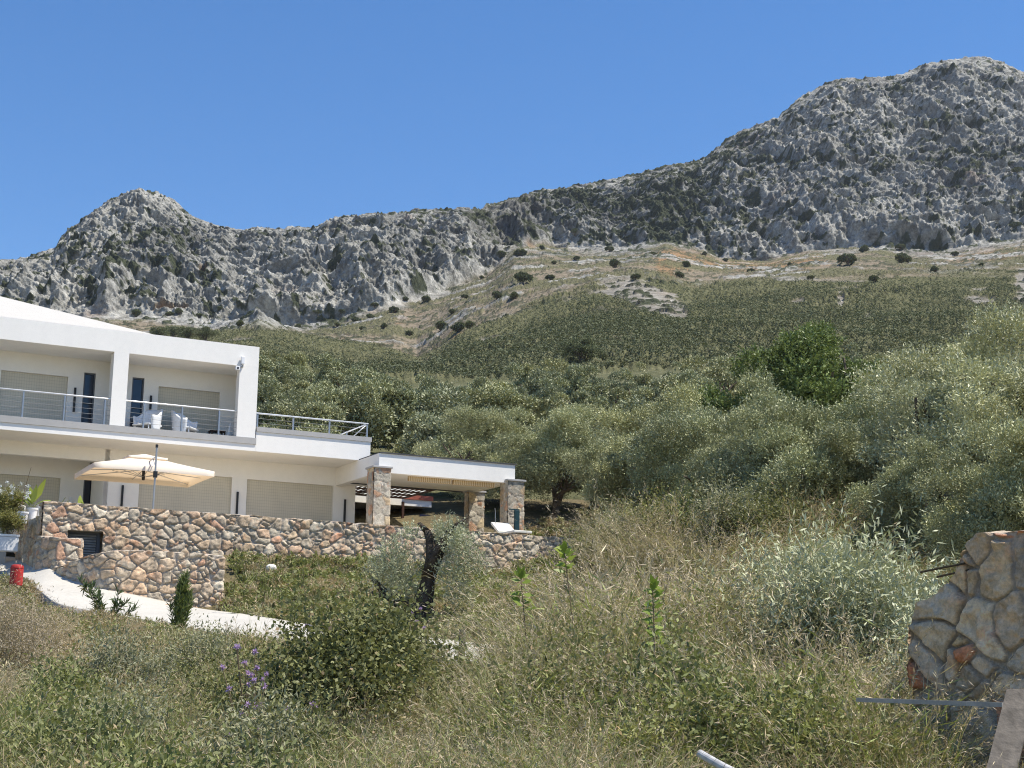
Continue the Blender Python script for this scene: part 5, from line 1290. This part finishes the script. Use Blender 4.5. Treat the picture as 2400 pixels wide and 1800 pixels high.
RC = [(1440,36.5,.9,1,'beyond the drive at the end of the long wall'),(1450,34.5,1.1,1,'beyond the drive, left of the olive trunk'),(1520,33.5,1.25,1,'tallest one beyond the drive, before the olive trunk'),(1590,33,1.15,1,'beyond the drive, right of the tallest one'),(1660,32,1.0,3,'beyond the drive, nearest the olive shoots'),(1730,31,1.0,1,'brown one behind the silvery olive shoots'),
 (1250,25,1.0,0,'behind the first lime sapling'),(1330,24.5,1.15,3,'between the first and second lime sapling'),(1430,24,1.25,1,'right of the second lime sapling'),(1510,23,1.2,0,'left of the third lime sapling'),(1590,23.5,1.25,1,'right of the third lime sapling'),(1680,22.5,1.15,3,'left of the silvery olive shoots'),
 (1200,19,.95,2,'beside the grey post'),(1300,18,1.05,3,'in front of the first lime sapling'),(1400,18,1.15,0,'in the middle of the brush, dark green'),(1480,17,1.1,3,'before the third lime sapling'),(1620,18,1.1,0,'green, right of the third lime sapling'),(1740,17.5,1.05,1,'brown, before the silvery shoots'),(1830,17,1.0,3,'brown-green, under the silvery shoots'),(2050,16,.9,1,'brown, left of the broken wall'),
 (1130,13.0,.6,2,'low green, below the white drive gap'),(1250,13.5,.85,0,'green, low centre'),(1380,13,.9,2,'bright green, low centre right'),(1520,13,.85,3,'straw-tipped, low right of centre'),(1680,12.5,.8,0,'green, left of the arching blades'),(1790,13.5,.95,1,'brown, behind the arching blades'),(1900,12.5,1.0,0,'green, before the silvery shoots'),(2060,11.5,.95,2,'dark green, against the near wall foot'),(2020,13.5,1.05,1,'brown plumes, left of the near wall'),
 (40,19,.7,1,'brown, at the left edge'),(230,24,.5,3,'small, on the bank under the oleander'),(160,14,.5,0,'green, lower left'),(420,14.5,.5,3,'straw, left of the thistles'),(930,12,.6,2,'green, right of the big bramble'),(1020,14.0,.6,3,'straw, between bramble and grey post'),(700,10.5,.5,0,'green, below the big bramble'),(520,19,.55,1,'brown, behind the thistles'),(330,18,.55,0,'green, under the conical shrub'),(2150,14.2,.8,1,'brown, behind the left edge of the near wall')]
RC += [(2120,11.8,.85,1,'brown, hiding the left edge of the near wall'),(2185,11.0,.45,3,'feathery, at the foot of the near wall'),(250,19.5,.75,3,'feathery, in the left foreground'),(380,23,.7,3,'feathery, below the conical shrub'),(640,21,.7,1,'brown plumes, behind the left bramble'),(110,12,.6,3,'feathery, bottom left'),(1120,10.5,.6,1,'brown plumes, bottom centre'),(1270,22,1.1,3,'feathery, behind the first sapling, second line'),(1350,21,1.1,1,'brown plumes between the first two saplings'),(1450,20.5,1.1,3,'feathery, between the second and third sapling'),(1560,20.5,1.15,1,'brown plumes at the third sapling'),(1640,21,1.15,3,'feathery, halfway to the silvery shoots'),(1700,19.5,1.1,1,'brown plumes close to the silvery shoots'),
 (1220,21.5,.8,3,'feathery, behind the grey post, farther back'),(1290,15.5,.8,1,'brown plumes, low right of the grey post'),(1450,15,.9,1,'brown plumes, centre right'),(1590,15,.9,3,'feathery, centre right'),(1720,15,.9,0,'green, right of centre'),(1540,26,1.0,3,'feathery, just before the drive, middle'),(1630,26,1.0,1,'brown plumes just before the drive'),(1380,27.5,.95,3,'feathery, just before the drive, left')]
for px, Y, s_, k, l in RC: put(RP[k], px, Y, s_*(1.3 if (15.5 <= Y <= 28 and 1390 < px < 1760) else .62 if (Y > 14 and 1190 < px <= 1390) else 1.), 'tall grass clump '+l, 'reed_clump', 'grass clump', 'tall arching grass clumps of the slope')
os_ = bush_proto(307, 1.05, 2.1, 17000, .095, .021, M['olive_pale'], ncl=20, twig=.6, upr=.72, per=12)
put(os_, 1960, 17.5, 1.2, 'bush of silvery olive shoots left of the near stone wall', 'olive_shoots', 'olive bush')
put(os_, 1860, 20, 1.1, 'second clump of silvery olive shoots, behind and left of the first', 'olive_shoots', 'olive bush')
put(os_, 2270, 14.6, .92, 'olive shoots rising right behind the broken wall top', 'olive_shoots', 'olive bush')
put(os_, 2110, 17, 1.0, 'olive shoots between the silvery bush and the broken wall', 'olive_shoots', 'olive bush')
# oleander and conical shrub beside the drive
def sprig_plant(name, px, Y, stems, mat, ln, wd, label, cat, per=26, thick=.012, leaf_up=.5, dz=-.05, seed=1, whorl=1.):
    rng = np.random.default_rng(seed); e = empty(name, tuple(at_px(px, Y)+[0,0,dz])); tag(e, label, cat); mb = MB(); F = Foliage()
    for bx, by, tx, ty, tz in stems:
        p0 = np.array([bx,by,0.]); p1 = np.array([tx,ty,tz]); mid = (p0+p1)/2+rng.normal(size=3)*.05; mid[2] += .08*tz
        ts = np.linspace(0,1,9)[:,None]; pts = (1-ts)**2*p0+2*ts*(1-ts)*mid+ts**2*p1; mb.tube(pts, np.linspace(thick, thick*.4, 9), 6)
        L = np.linalg.norm(p1-p0); n = int(per*L*3)
        t_ = rng.uniform(.12,1.,n)**.8; k = t_[:,None]; p = (1-k)**2*p0+2*k*(1-k)*mid+k**2*p1
        ax = unit(p1-p0+rng.normal(size=(n,3))*.01); d = unit(unit(rng.normal(size=(n,3)))*whorl+ax*leaf_up+np.array([0,0,.25]))
        F.leaves(p, d, ln*rng.uniform(.7,1.2,n), wd*rng.uniform(.8,1.2,n), rng.uniform(.1,.85,n), rng)
    link('foliage', F.mesh('foliage', mat), e); mb.build('stems', M['twig'], e); return e
sprig_plant('oleander', 240, 37.6, [(0,0,-.62,-.1,1.12),(0,0,-.35,0,1.0),(.05,0,-.15,-.1,.75),(.1,0,.35,0,.55),(.2,0,.55,0,.6),(.2,0,.3,.1,.85),(.3,0,.75,0,.45),(.1,0,0,-.2,.5)], M['oleander'], .25, .042, 'small dark green oleander leaning beside the driveway kerb', 'oleander', per=26, seed=3)
_r = np.random.default_rng(55); _st = []
for _k in range(26):
    _a = _r.uniform(0,6.28); _q = _r.uniform(.02,.2); _st.append((_q*.4*math.cos(_a), _q*.4*math.sin(_a), _q*1.35*math.cos(_a)+.03, _q*1.2*math.sin(_a), 1.95*(1-_q*2.6)*_r.uniform(.75,1.05)))
sprig_plant('conical_shrub', 418, 36.8, _st, M['dark_green'], .17, .032, 'upright narrow dark green shrub in front of the curved wall', 'shrub', per=26, leaf_up=.8, whorl=.9, seed=5, thick=.006)
sprig_plant('young_shrub', 500, 45.2, [(0,0,.0,0,.62),(.05,0,.14,0,.5),(-.05,0,-.14,0,.45)], M['dark_green'], .1, .02, 'little dark green shrub showing above the curved wall', 'shrub', per=60, leaf_up=1.2, seed=6)
for px, Y, hgt, l in [(543,41.5,1.5,'thin dry weed stalk at the right end of the curved wall'),(610,43,1.0,'thin leafy stalk in the grass below the long wall, left one'),(703,43,.95,'dark thin stake in the grass below the long wall')]:
    sprig_plant('weed_stalk', px, Y, [(0,0,.02,0,hgt),(0,0,.1,0,hgt*.6)], M['weed'], .09, .02, l, 'weed', per=22, seed=int(px))
sprig_plant('silver_shrub', 710, 41.2, [(0,0,-.3,0,.5),(0,0,0,0,.55),(0,0,.3,0,.45),(0,0,.15,-.2,.4),(0,0,-.15,-.2,.4)], M['weed_grey'], .07, .02, 'small silvery grey shrub on the bank above the drive', 'shrub', per=60, seed=9)
# lime green saplings: a bare stem with paired leaves
def sapling(px, Y, Ht, lean, n, label, seed, ln=.12, span=.5):
    rng = np.random.default_rng(seed); p0 = at_px(px, Y); e = empty('sapling', tuple(p0)); tag(e, label, 'sapling', 'lime green saplings in the tall grass'); mb = MB(); F = Foliage()
    top = np.array([lean[0], lean[1], Ht]); ln = ln*1.25; mb.tube([(0,0,-.05), top*.5+[0,0,.03], top], [.012,.009,.005], 6); mb.build('stem', M['twig'], e)
    for i in range(n):
        t_ = 1-span/Ht*(i/n)**.9; c_ = top*t_; s_ = 1 if i % 2 else -1
        d = unit(np.array([[s_*(.8+.3*rng.normal()*.5), rng.normal()*.6, .2+.3*rng.normal()]])); r = np.array([[rng.normal()*.2, -.75, .65]])
        F.leaves(np.array([c_]), d, ln*rng.uniform(.8,1.15)*(.75 if i < 2 else 1), ln*.48, rng.uniform(.3,.9), rng, up=unit(r))
    for i in range(8):
        F.leaves(np.array([top*(.96+.04*rng.random())]), unit(np.array([[rng.normal()*.5, -.3, 1.]])), ln*.8, ln*.35, .9, rng, up=unit(np.array([[0,-1.,.3]])))
    link('leaves', F.mesh('leaves', M['lime']), e)
def sap(px, pyt, Y, lean, n, label, seed, ln, span):
    zt_ = ray(px, pyt)[2]*Y; sapling(px-lean[0]/Y*FPX*.6, Y, float(zt_)-gz(float(ray(px, pyt)[0])*Y, Y), lean, n, label, seed, ln, span)
sap(1235, 1345, 17, (-.2,0), 14, 'lime green sapling below the right end of the long wall', 1, .12, .42)
sap(1345, 1285, 17.5, (-.3,0), 12, 'lime green sapling highest up, against the brown grass', 2, .12, .32)
sap(1535, 1368, 15, (-.05,0), 26, 'lime green sapling with the longest leafy stem, farthest right', 3, .11, .62)
# purple thistles
def thistle(px, Y, Ht, heads, label, seed):
    rng = np.random.default_rng(seed); e = empty('thistle', tuple(at_px(px, Y))); tag(e, label, 'thistle', 'purple thistles on the slope'); mb = MB(); F = Foliage(); G = Foliage()
    for k in range(heads):
        tp = np.array([rng.normal()*.12, rng.normal()*.08, Ht*rng.uniform(.72,1.05)]); mb.tube([(0,0,0), tp*.6+[.02,0,.05], tp], [.006,.005,.004], 5, cap=False)
        m = 42; d = unit(rng.normal(size=(m,3))+[0,0,.7]); F = Foliage(); F.leaves(np.repeat(tp[None],m,0), d, rng.uniform(.022,.042,m)*1.15, .010, rng.uniform(.3,1,m), rng); link('flower_head', F.mesh('flower_head', M['purple']), e)
        m = 12; t_ = rng.uniform(.2,.9,m)[:,None]; G.leaves(tp*t_, unit(rng.normal(size=(m,3))), .06, .014, rng.uniform(.2,.8,m), rng)
    mb.build('stems', M['twig'], e); link('leaves', G.mesh('leaves', M['weed_grey']), e)
for i, (px, Y, Ht, h_, l) in enumerate([(590,16,1.15,11,'tallest purple thistle, left of the big bramble'),(600,15,.95,5,'purple thistle just below the tallest one'),(585,14.2,.78,8,'purple thistle low left, second row of heads'),(635,14,.70,5,'purple thistle right of the low left one'),(612,13.2,.52,5,'lowest purple thistle near the bottom of the group'),
    (745,19,1.25,4,'purple thistle in front of the drive end'),(690,14.5,.75,4,'purple thistle at the left side of the big bramble'),(975,21.5,1.35,5,'purple thistle at the foot of the leaning olive stump'),(1040,21.5,1.25,2,'small purple thistle right of the stump'),(500,25,.75,3,'faint purple thistle near the kerb')]): thistle(px, Y-(1.6 if Y < 18 else .6), Ht+(.16 if Y < 18 else .1), h_, l, 400+i)
# the cut-back olive: dark leaning trunk with tufts of new shoots
def old_olive():
    Y = 38.; b = at_px(1000, Y, 1440); e = empty('olive_stump', tuple(b)); tag(e, 'old cut-back olive with thick dark trunk and tufts of leaves before the long wall', 'olive tree')
    P = lambda px, py, dy=0.: W(px, py, Y+dy)-b
    mb = MB(); mb.tube([P(1000,1470), P(990,1420), P(1000,1370), P(1015,1310), P(1008,1262), P(1000,1240)], [.32,.24,.19,.17,.13,.08], 10)
    mb.tube([P(1005,1350), P(1030,1290,-.1), P(1050,1250), P(1075,1232)], [.2,.15,.10,.03], 8)
    mb.tube([P(990,1430), P(940,1412,.2), P(900,1392,.2), P(872,1352,.1)], [.22,.18,.14,.05], 9); mb.tube([P(905,1395), P(880,1400), P(868,1385)], [.12,.09,.03], 8)
    mb.tube([P(1060,1245), P(1075,1225), P(1100,1212,.2)], [.06,.045,.02], 6); mb.tube([P(1002,1245), P(985,1225)], [.10,.05], 6)
    v = np.concatenate(mb.v); v = v+.05*np.stack([fbm(v[:,0]*5,v[:,1]*5,v[:,2]*5,o=3,seed=q) for q in (4,5,6)],-1)*2
    link('trunk', mesh_np('trunk', v, np.concatenate(mb.f), M['dark_bark']), e)
    rng = np.random.default_rng(5); F = Foliage()
    for px, py, r, n in [(1050,1262,.42,260),(1080,1290,.42,210),(1025,1300,.28,90),(925,1310,.46,180),(898,1350,.44,170),(950,1355,.38,130),(1060,1350,.42,160),(1112,1333,.36,110),(960,1258,.24,40),(930,1395,.36,100),(1080,1400,.38,110),(985,1402,.3,70)]:
        c_ = P(px, py, rng.uniform(-.5,.3)); d = unit(rng.normal(size=(n,3))); p = c_+d*(r*rng.uniform(.2,1,n))[:,None]; td = unit(d*.5+[0,0,.7]+rng.normal(size=(n,3))*.3); t0 = rng.uniform(.2,.8,n)
        for k in range(10): F.leaves(p+td*(.30*(k+.5)/10), unit(td*.7+unit(rng.normal(size=(n,3)))*.8), .085*rng.uniform(.7,1.2,n), .024, np.clip(t0+rng.normal(size=n)*.1,0,1), rng)
    link('shoots', F.mesh('shoots', M['olive_pale']), e)
old_olive()
# bright arching grass in front of the near wall
def arching(px, Y, n, L, label, seed, wd=.011):
    rng = np.random.default_rng(seed); e = at_px(px, Y); az = rng.uniform(0,6.28,n); l = rng.uniform(.4,1.,n)[:,None]*np.stack([np.cos(az),np.sin(az)*.6,-.45+0*az],-1)
    v, f, _ = strips(np.stack([rng.normal(size=n)*.09, rng.normal(size=n)*.06, np.zeros(n)],-1), unit(np.array([0,0,1.])+rng.normal(size=(n,3))*.12), l, L*rng.uniform(.45,1.1,n), wd, 7, rng)
    o = link('tussock', mesh_np('tussock', v, f, M['grass_green'], {'tint': np.repeat(rng.uniform(.35,1,n), 16)})); o.location = tuple(e); tag(o, label, 'grass clump', 'arching green grass tussocks')
arching(1960, 9.4, 60, 1.65, 'tussock of long arching green blades before the near wall', 1)
arching(2110, 9.6, 40, 1.5, 'arching grass tussock farther right, over the steel bar', 2)
arching(1810, 10.2, 50, 1.4, 'arching grass tussock left of the steel bar', 3)
arching(1330, 15.5, 70, 1.6, 'tall green grass tussock in the centre right of the slope', 4)
arching(1500, 13.0, 60, 1.35, 'green grass tussock below the lime sapling', 5)
arching(60, 17, 50, 1.0, 'green grass tussock at the left edge', 6)
# ------------------------------------------------------------------ small things
def simple(name, mb, mat, label, cat, smooth=False, bevel=0, group=None):
    o = mb.build(name, mat, smooth=smooth, bevel=bevel); tag(o, label, cat, group); return o
p = W(37, 1372, 41.5); rb_ = empty('red_cylinder', tuple(p)); tag(rb_, 'chipped red painted cylinder standing at the edge of the driveway', 'bollard')
mb = MB(); mb.lathe([(0,0),(.17,0),(.175,.05),(.175,.50),(.165,.54),(.12,.565),(0,.57)], 24); mb.build('drum', M['red'], rb_, smooth=False)
mb = MB(); mb.lathe([(.176,.46),(.182,.465),(.182,.485),(.176,.49)], 24); mb.build('rim', M['red'], rb_)
b = at_px(1080, 20.5); gp = empty('fence_post', tuple(b)); tag(gp, 'short grey weathered post in the grass before the white drive', 'post')
mb = MB(); mb.tube([(0,0,-.3),(0.01,0,.6),(.02,0,1.26)], [.05,.05,.045], 7); mb.build('post', M['plank'], gp)
A, B = W(1640, 1766, 8.7), W(1745, 1822, 8.3)
mb = MB(); d = (B-A); mb.tube([A, A+d*.5+[0,0,-.005], B], .023, 14, cap=False); mb.tube([A+d*.004, B], .0195, 14, cap=False)
simple('plastic_pipe', mb, M['pipew'], 'white plastic pipe end poking out of the grass at the bottom', 'pipe')
mb = MB(); a, b2 = W(2010, 1640, 11.0), W(2352, 1652, 9.9); s_ = unit(b2-a); up = np.array([0,0,1.]); n_ = np.cross(s_, up)
q = [a+up*.015-n_*.015, a-up*.015-n_*.015, a-up*.015+n_*.015, a+up*.015+n_*.015]; mb.add([*q, *[k+(b2-a) for k in q]], [(0,1,2,3),(7,6,5,4),(0,4,5,1),(1,5,6,2),(2,6,7,3),(3,7,4,0)])
simple('steel_bar', mb, M['galv'], 'grey steel bar lying level in front of the near stone wall', 'bar')
mb = MB(); a, b2 = W(2385, 1622, 9.55), W(2338, 1860, 9.1); s_ = unit(b2-a); wv = unit(np.array([1.,-.25,.02])); n_ = np.cross(s_, wv)
q = [a-wv*.065, a+wv*.11, a+wv*.11+n_*.03, a-wv*.065+n_*.03]; mb.add([*q, *[k+(b2-a)-wv*.03 for k in q]], [(0,3,2,1),(4,5,6,7),(0,1,5,4),(1,2,6,5),(2,3,7,6),(3,0,4,7)])
simple('wooden_plank', mb, M['plank'], 'weathered grey plank leaning in the bottom right corner', 'plank')
for (x0,y0,x1,y1,Y0,Y1,l) in [(2158,1341,2262,1320,12.6,12.1,'upper rusty rod sticking out of the broken wall'),(2197,1352,2270,1336,12.5,12.1,'lower rusty rod sticking out of the broken wall')]:
    mb = MB(); mb.tube([W(x0,y0,Y0), W(x1,y1,Y1)], .009, 6); simple('rusty_rod', mb, M['rebar'], l, 'rod', group='rods in the broken wall')
def pebble(px, Y, r, mat, label, name='boulder', cat='stone', sq=.8, dz=.02, seed=1):
    mb = MB(); n = 14; prof = [(r*math.sin(t)+1e-4, r*sq*(1-math.cos(t))) for t in np.linspace(0, math.pi, 9)]; mb.lathe(prof, n)
    v = np.concatenate(mb.v); v = v*(1+.16*fbm(v[:,0]/r+seed, v[:,1]/r, v[:,2]/r, o=2, seed=seed)[:,None])
    o = link(name, mesh_np(name, v, np.concatenate(mb.f), mat)); o.location = tuple(at_px(px, Y)+[0,0,dz-r*sq*.3]); tag(o, label, cat); return o
pebble(627, 46.3, .17, M['cushion'], 'pale round boulder at the foot of the long wall')
pebble(388, 42.3, .2, M['orange'], 'ochre stone at the foot of the curved wall')
pebble(690, 41, .14, M['orange'], 'small reddish stone on the bank above the drive', seed=4)
pebble(62, 9.3, .045, M['plastic'], 'scrap of white paper in the grass at the bottom left', 'litter', 'litter', sq=.5, dz=.55, seed=9)
# ------------------------------------------------------------------ pots and plants beside the wall
st = MB(); z0 = W(20,1300,47)[2]
stb = [(-9.6,-7.75,-1.2,.8,3.3,4.05),(-9.6,-7.75,-1.6,-1.2,3.3,3.75)]
for b_ in stb: hbox(st, *b_)
ss = st.build('steps', M['concrete']); ss.location = hb; ss.rotation_euler = (0,0,HROT); tag(ss, kind='structure')
def pot(px, pyb, pyt, Y, hw, label, square=False, plant=None):
    b_ = W(px, pyb, Y); t_ = W(px, pyt, Y); Hh = (t_-b_)[2]; r = hw/FPX*Y
    e = empty('flower_pot', tuple(b_), HROT); tag(e, label, 'pot'); mb = MB()
    if square:
        mb.box((-r,-r*.6,0),(r,r*.6,Hh*.86)); mb.build('pot_body', M['pot'], e, bevel=.03); mb = MB(); mb.box((-r*1.05,-r*.65,Hh*.863),(r*1.05,r*.65,Hh)); mb.build('pot_rim', M['plastic'], e, bevel=.012)
    else:
        mb.lathe([(0,0),(r*.78,0),(r*.95,Hh*.85),(r*1.08,Hh*.86),(r*1.1,Hh),(r*.95,Hh),(r*.92,Hh*.9),(0,Hh*.9)], 24); mb.build('pot_body', M['pot'], e)
        mb = MB(); mb.lathe([(0,Hh*.905),(r*.9,Hh*.905)], 20); mb.build('pot_soil', M['soil'], e)
    return b_+[0,0,Hh*.9], r
p1, r1 = pot(52, 1227, 1200, 46.6, 12.5, 'white flower pot on the ledge left of the wall, middle one')
p2, r2 = pot(74, 1219, 1191, 47.0, 12, 'white flower pot half hidden behind the wall corner, with broad leaves')
p3, r3 = pot(91, 1213, 1181, 47.4, 11, 'tallest white pot right against the wall corner')
p4, r4 = pot(17, 1293, 1253, 45.2, 22, 'large oblong white planter at the left edge holding a green bush', True)
e = empty('garden_chair', tuple(W(38,1222,47.3)), HROT); tag(e, 'white plastic garden chair back behind the white pots', 'chair')
th = np.linspace(-1.3,1.3,13); V = np.stack([np.stack([.24*np.sin(th), .2*np.cos(th), np.full(13, .0)+k*(.50+.10*np.cos(th*1.2))],-1) for k in np.linspace(0,1,6)])
o = link('chair_back', mesh_np('chair_back', V.reshape(-1,3), grid_faces(6,13), M['plastic'], smooth=True), e); m_ = o.modifiers.new('t','SOLIDIFY'); m_.thickness = .03
mb = MB(); mb.box((-.24,-.25,-.02),(.24,.2,.02)); mb.build('seat', M['plastic'], e, bevel=.01)
def big_leaves(name, loc, specs, mat, label, cat, seed=0):
    rng = np.random.default_rng(seed); e = empty(name, tuple(loc)); tag(e, label, cat)
    mb = MB()
    for (dx, dz, ln, wd, bend) in specs:
        base = np.array([rng.normal()*.03, rng.normal()*.03, 0]); az = dx; n = 9; pts = []
        t = np.linspace(0,1,n); x = dx*t**1.2; z = dz*(t-bend*t**2.4); y = rng.normal()*.15*t
        w_ = wd*np.sin(np.pi*np.clip(t*.85+.12-.25*(t<.35),0,1))**.8*np.where(t < .3, .15, 1)
        c_ = base+np.stack([x, y, z],-1); side = unit(np.array([.75, .5, .45*np.sign(dx+.01)]))
        v = np.concatenate([c_-side*w_[:,None]/2, c_+np.array([0,0,.02]), c_+side*w_[:,None]/2]); f = []
        for i in range(n-1):
            for q in (0, 1): f.append((q*n+i, q*n+i+1, (q+1)*n+i+1, (q+1)*n+i))
        link('leaf', mesh_np('leaf', v, np.array(f), mat, {'tint': np.clip(rng.uniform(.3,.9)+0*v[:,0],0,1)}, smooth=True), e)
    return e
big_leaves('banana_plant', p2, [(.30,1.15,0,.30,.15),(-.12,.95,0,.26,.28),(-.38,.75,0,.30,.35),(.12,.85,0,.2,.1),(-.55,.55,0,.16,.5),(.5,.6,0,.14,.5),(-.2,.6,0,.2,.6)], M['lime'], 'plant with big torn yellow-green leaves in the pot by the wall corner', 'potted plant', 1)
big_leaves('strap_leaf_plant', H(-6.75,-3.6,4.6), [(.35,.75,0,.07,.35),(.5,.6,0,.07,.3),(-.25,.7,0,.05,.3),(.2,.85,0,.05,.3)], M['weed'], 'strap-leaved plant just behind the left part of the wall', 'plant', 2)
big_leaves('round_leaf_plant', H(-6.15,-3.7,4.6), [(-.1,.72,0,.26,.05),(.12,.5,0,.2,.1)], M['lime'], 'single broad round leaf behind the wall above the louvred opening', 'plant', 3)
big_leaves('fig_plant', H(-5.35,-3.7,4.6), [(-.12,.42,0,.2,.1),(.14,.36,0,.18,.2),(.3,.42,0,.08,.2)], M['dark_green'], 'small dark round-leaved plant behind the wall under the parasol', 'plant', 4)
fb_ = bush_proto(330, .55, 1.3, 9000, .06, .03, M['bramble'], ncl=14, twig=.2, upr=.5)
hb1 = place_thing('flowering_bush', fb_, tuple(W(8,1245,47)), 0, 1.05, 'green bush with small white flowers at the left edge behind the planter', 'bush')
hb2 = place_thing('planter_bush', fb_, tuple(p4-[0,0,.05]), 2, (.95,.9,.62), 'green leafy bush growing in the large white planter', 'bush')
rng = np.random.default_rng(8); F = Foliage()
for i in range(26):
    c_ = np.array([rng.uniform(-.45,.75), rng.uniform(-.4,.2), rng.uniform(.95,1.5)]); m = 26
    F.leaves(c_+rng.normal(size=(m,3))*.03, unit(rng.normal(size=(m,3))+[0,0,.5]), .05, .03, rng.uniform(.4,1,m), rng)
link('blossoms', F.mesh('blossoms', M['whitefl']), hb1)
rdd = empty('flower_stalk', tuple(W(50,1180,46.8))); tag(rdd, 'tall thin dry flower stalk above the left pots', 'stalk')
mb = MB(); mb.tube([(0,0,-.3),(.08,0,.5),(.22,0,1.15)], [.012,.01,.006], 6); mb.build('stalk', M['twig'], rdd)

# ------------------------------------------------------------------ the summer haze between here and the ridge
def make_haze():
    mb = MB(); mb.box((-4200, -160, -480), (4200, 2150, 640))
    m = bpy.data.materials.new('haze'); m.use_nodes = True; t = m.node_tree; t.nodes.clear()
    out = t.nodes.new('ShaderNodeOutputMaterial'); v = t.nodes.new('ShaderNodeVolumePrincipled')
    v.inputs['Color'].default_value = (.82, .88, 1, 1); v.inputs['Density'].default_value = .00005; v.inputs['Anisotropy'].default_value = 0.2
    t.links.new(v.outputs[0], out.inputs['Volume'])
    o = mb.build('haze', m); tag(o, 'thin summer haze in front of the mountain', 'haze', kind='stuff')
make_haze()
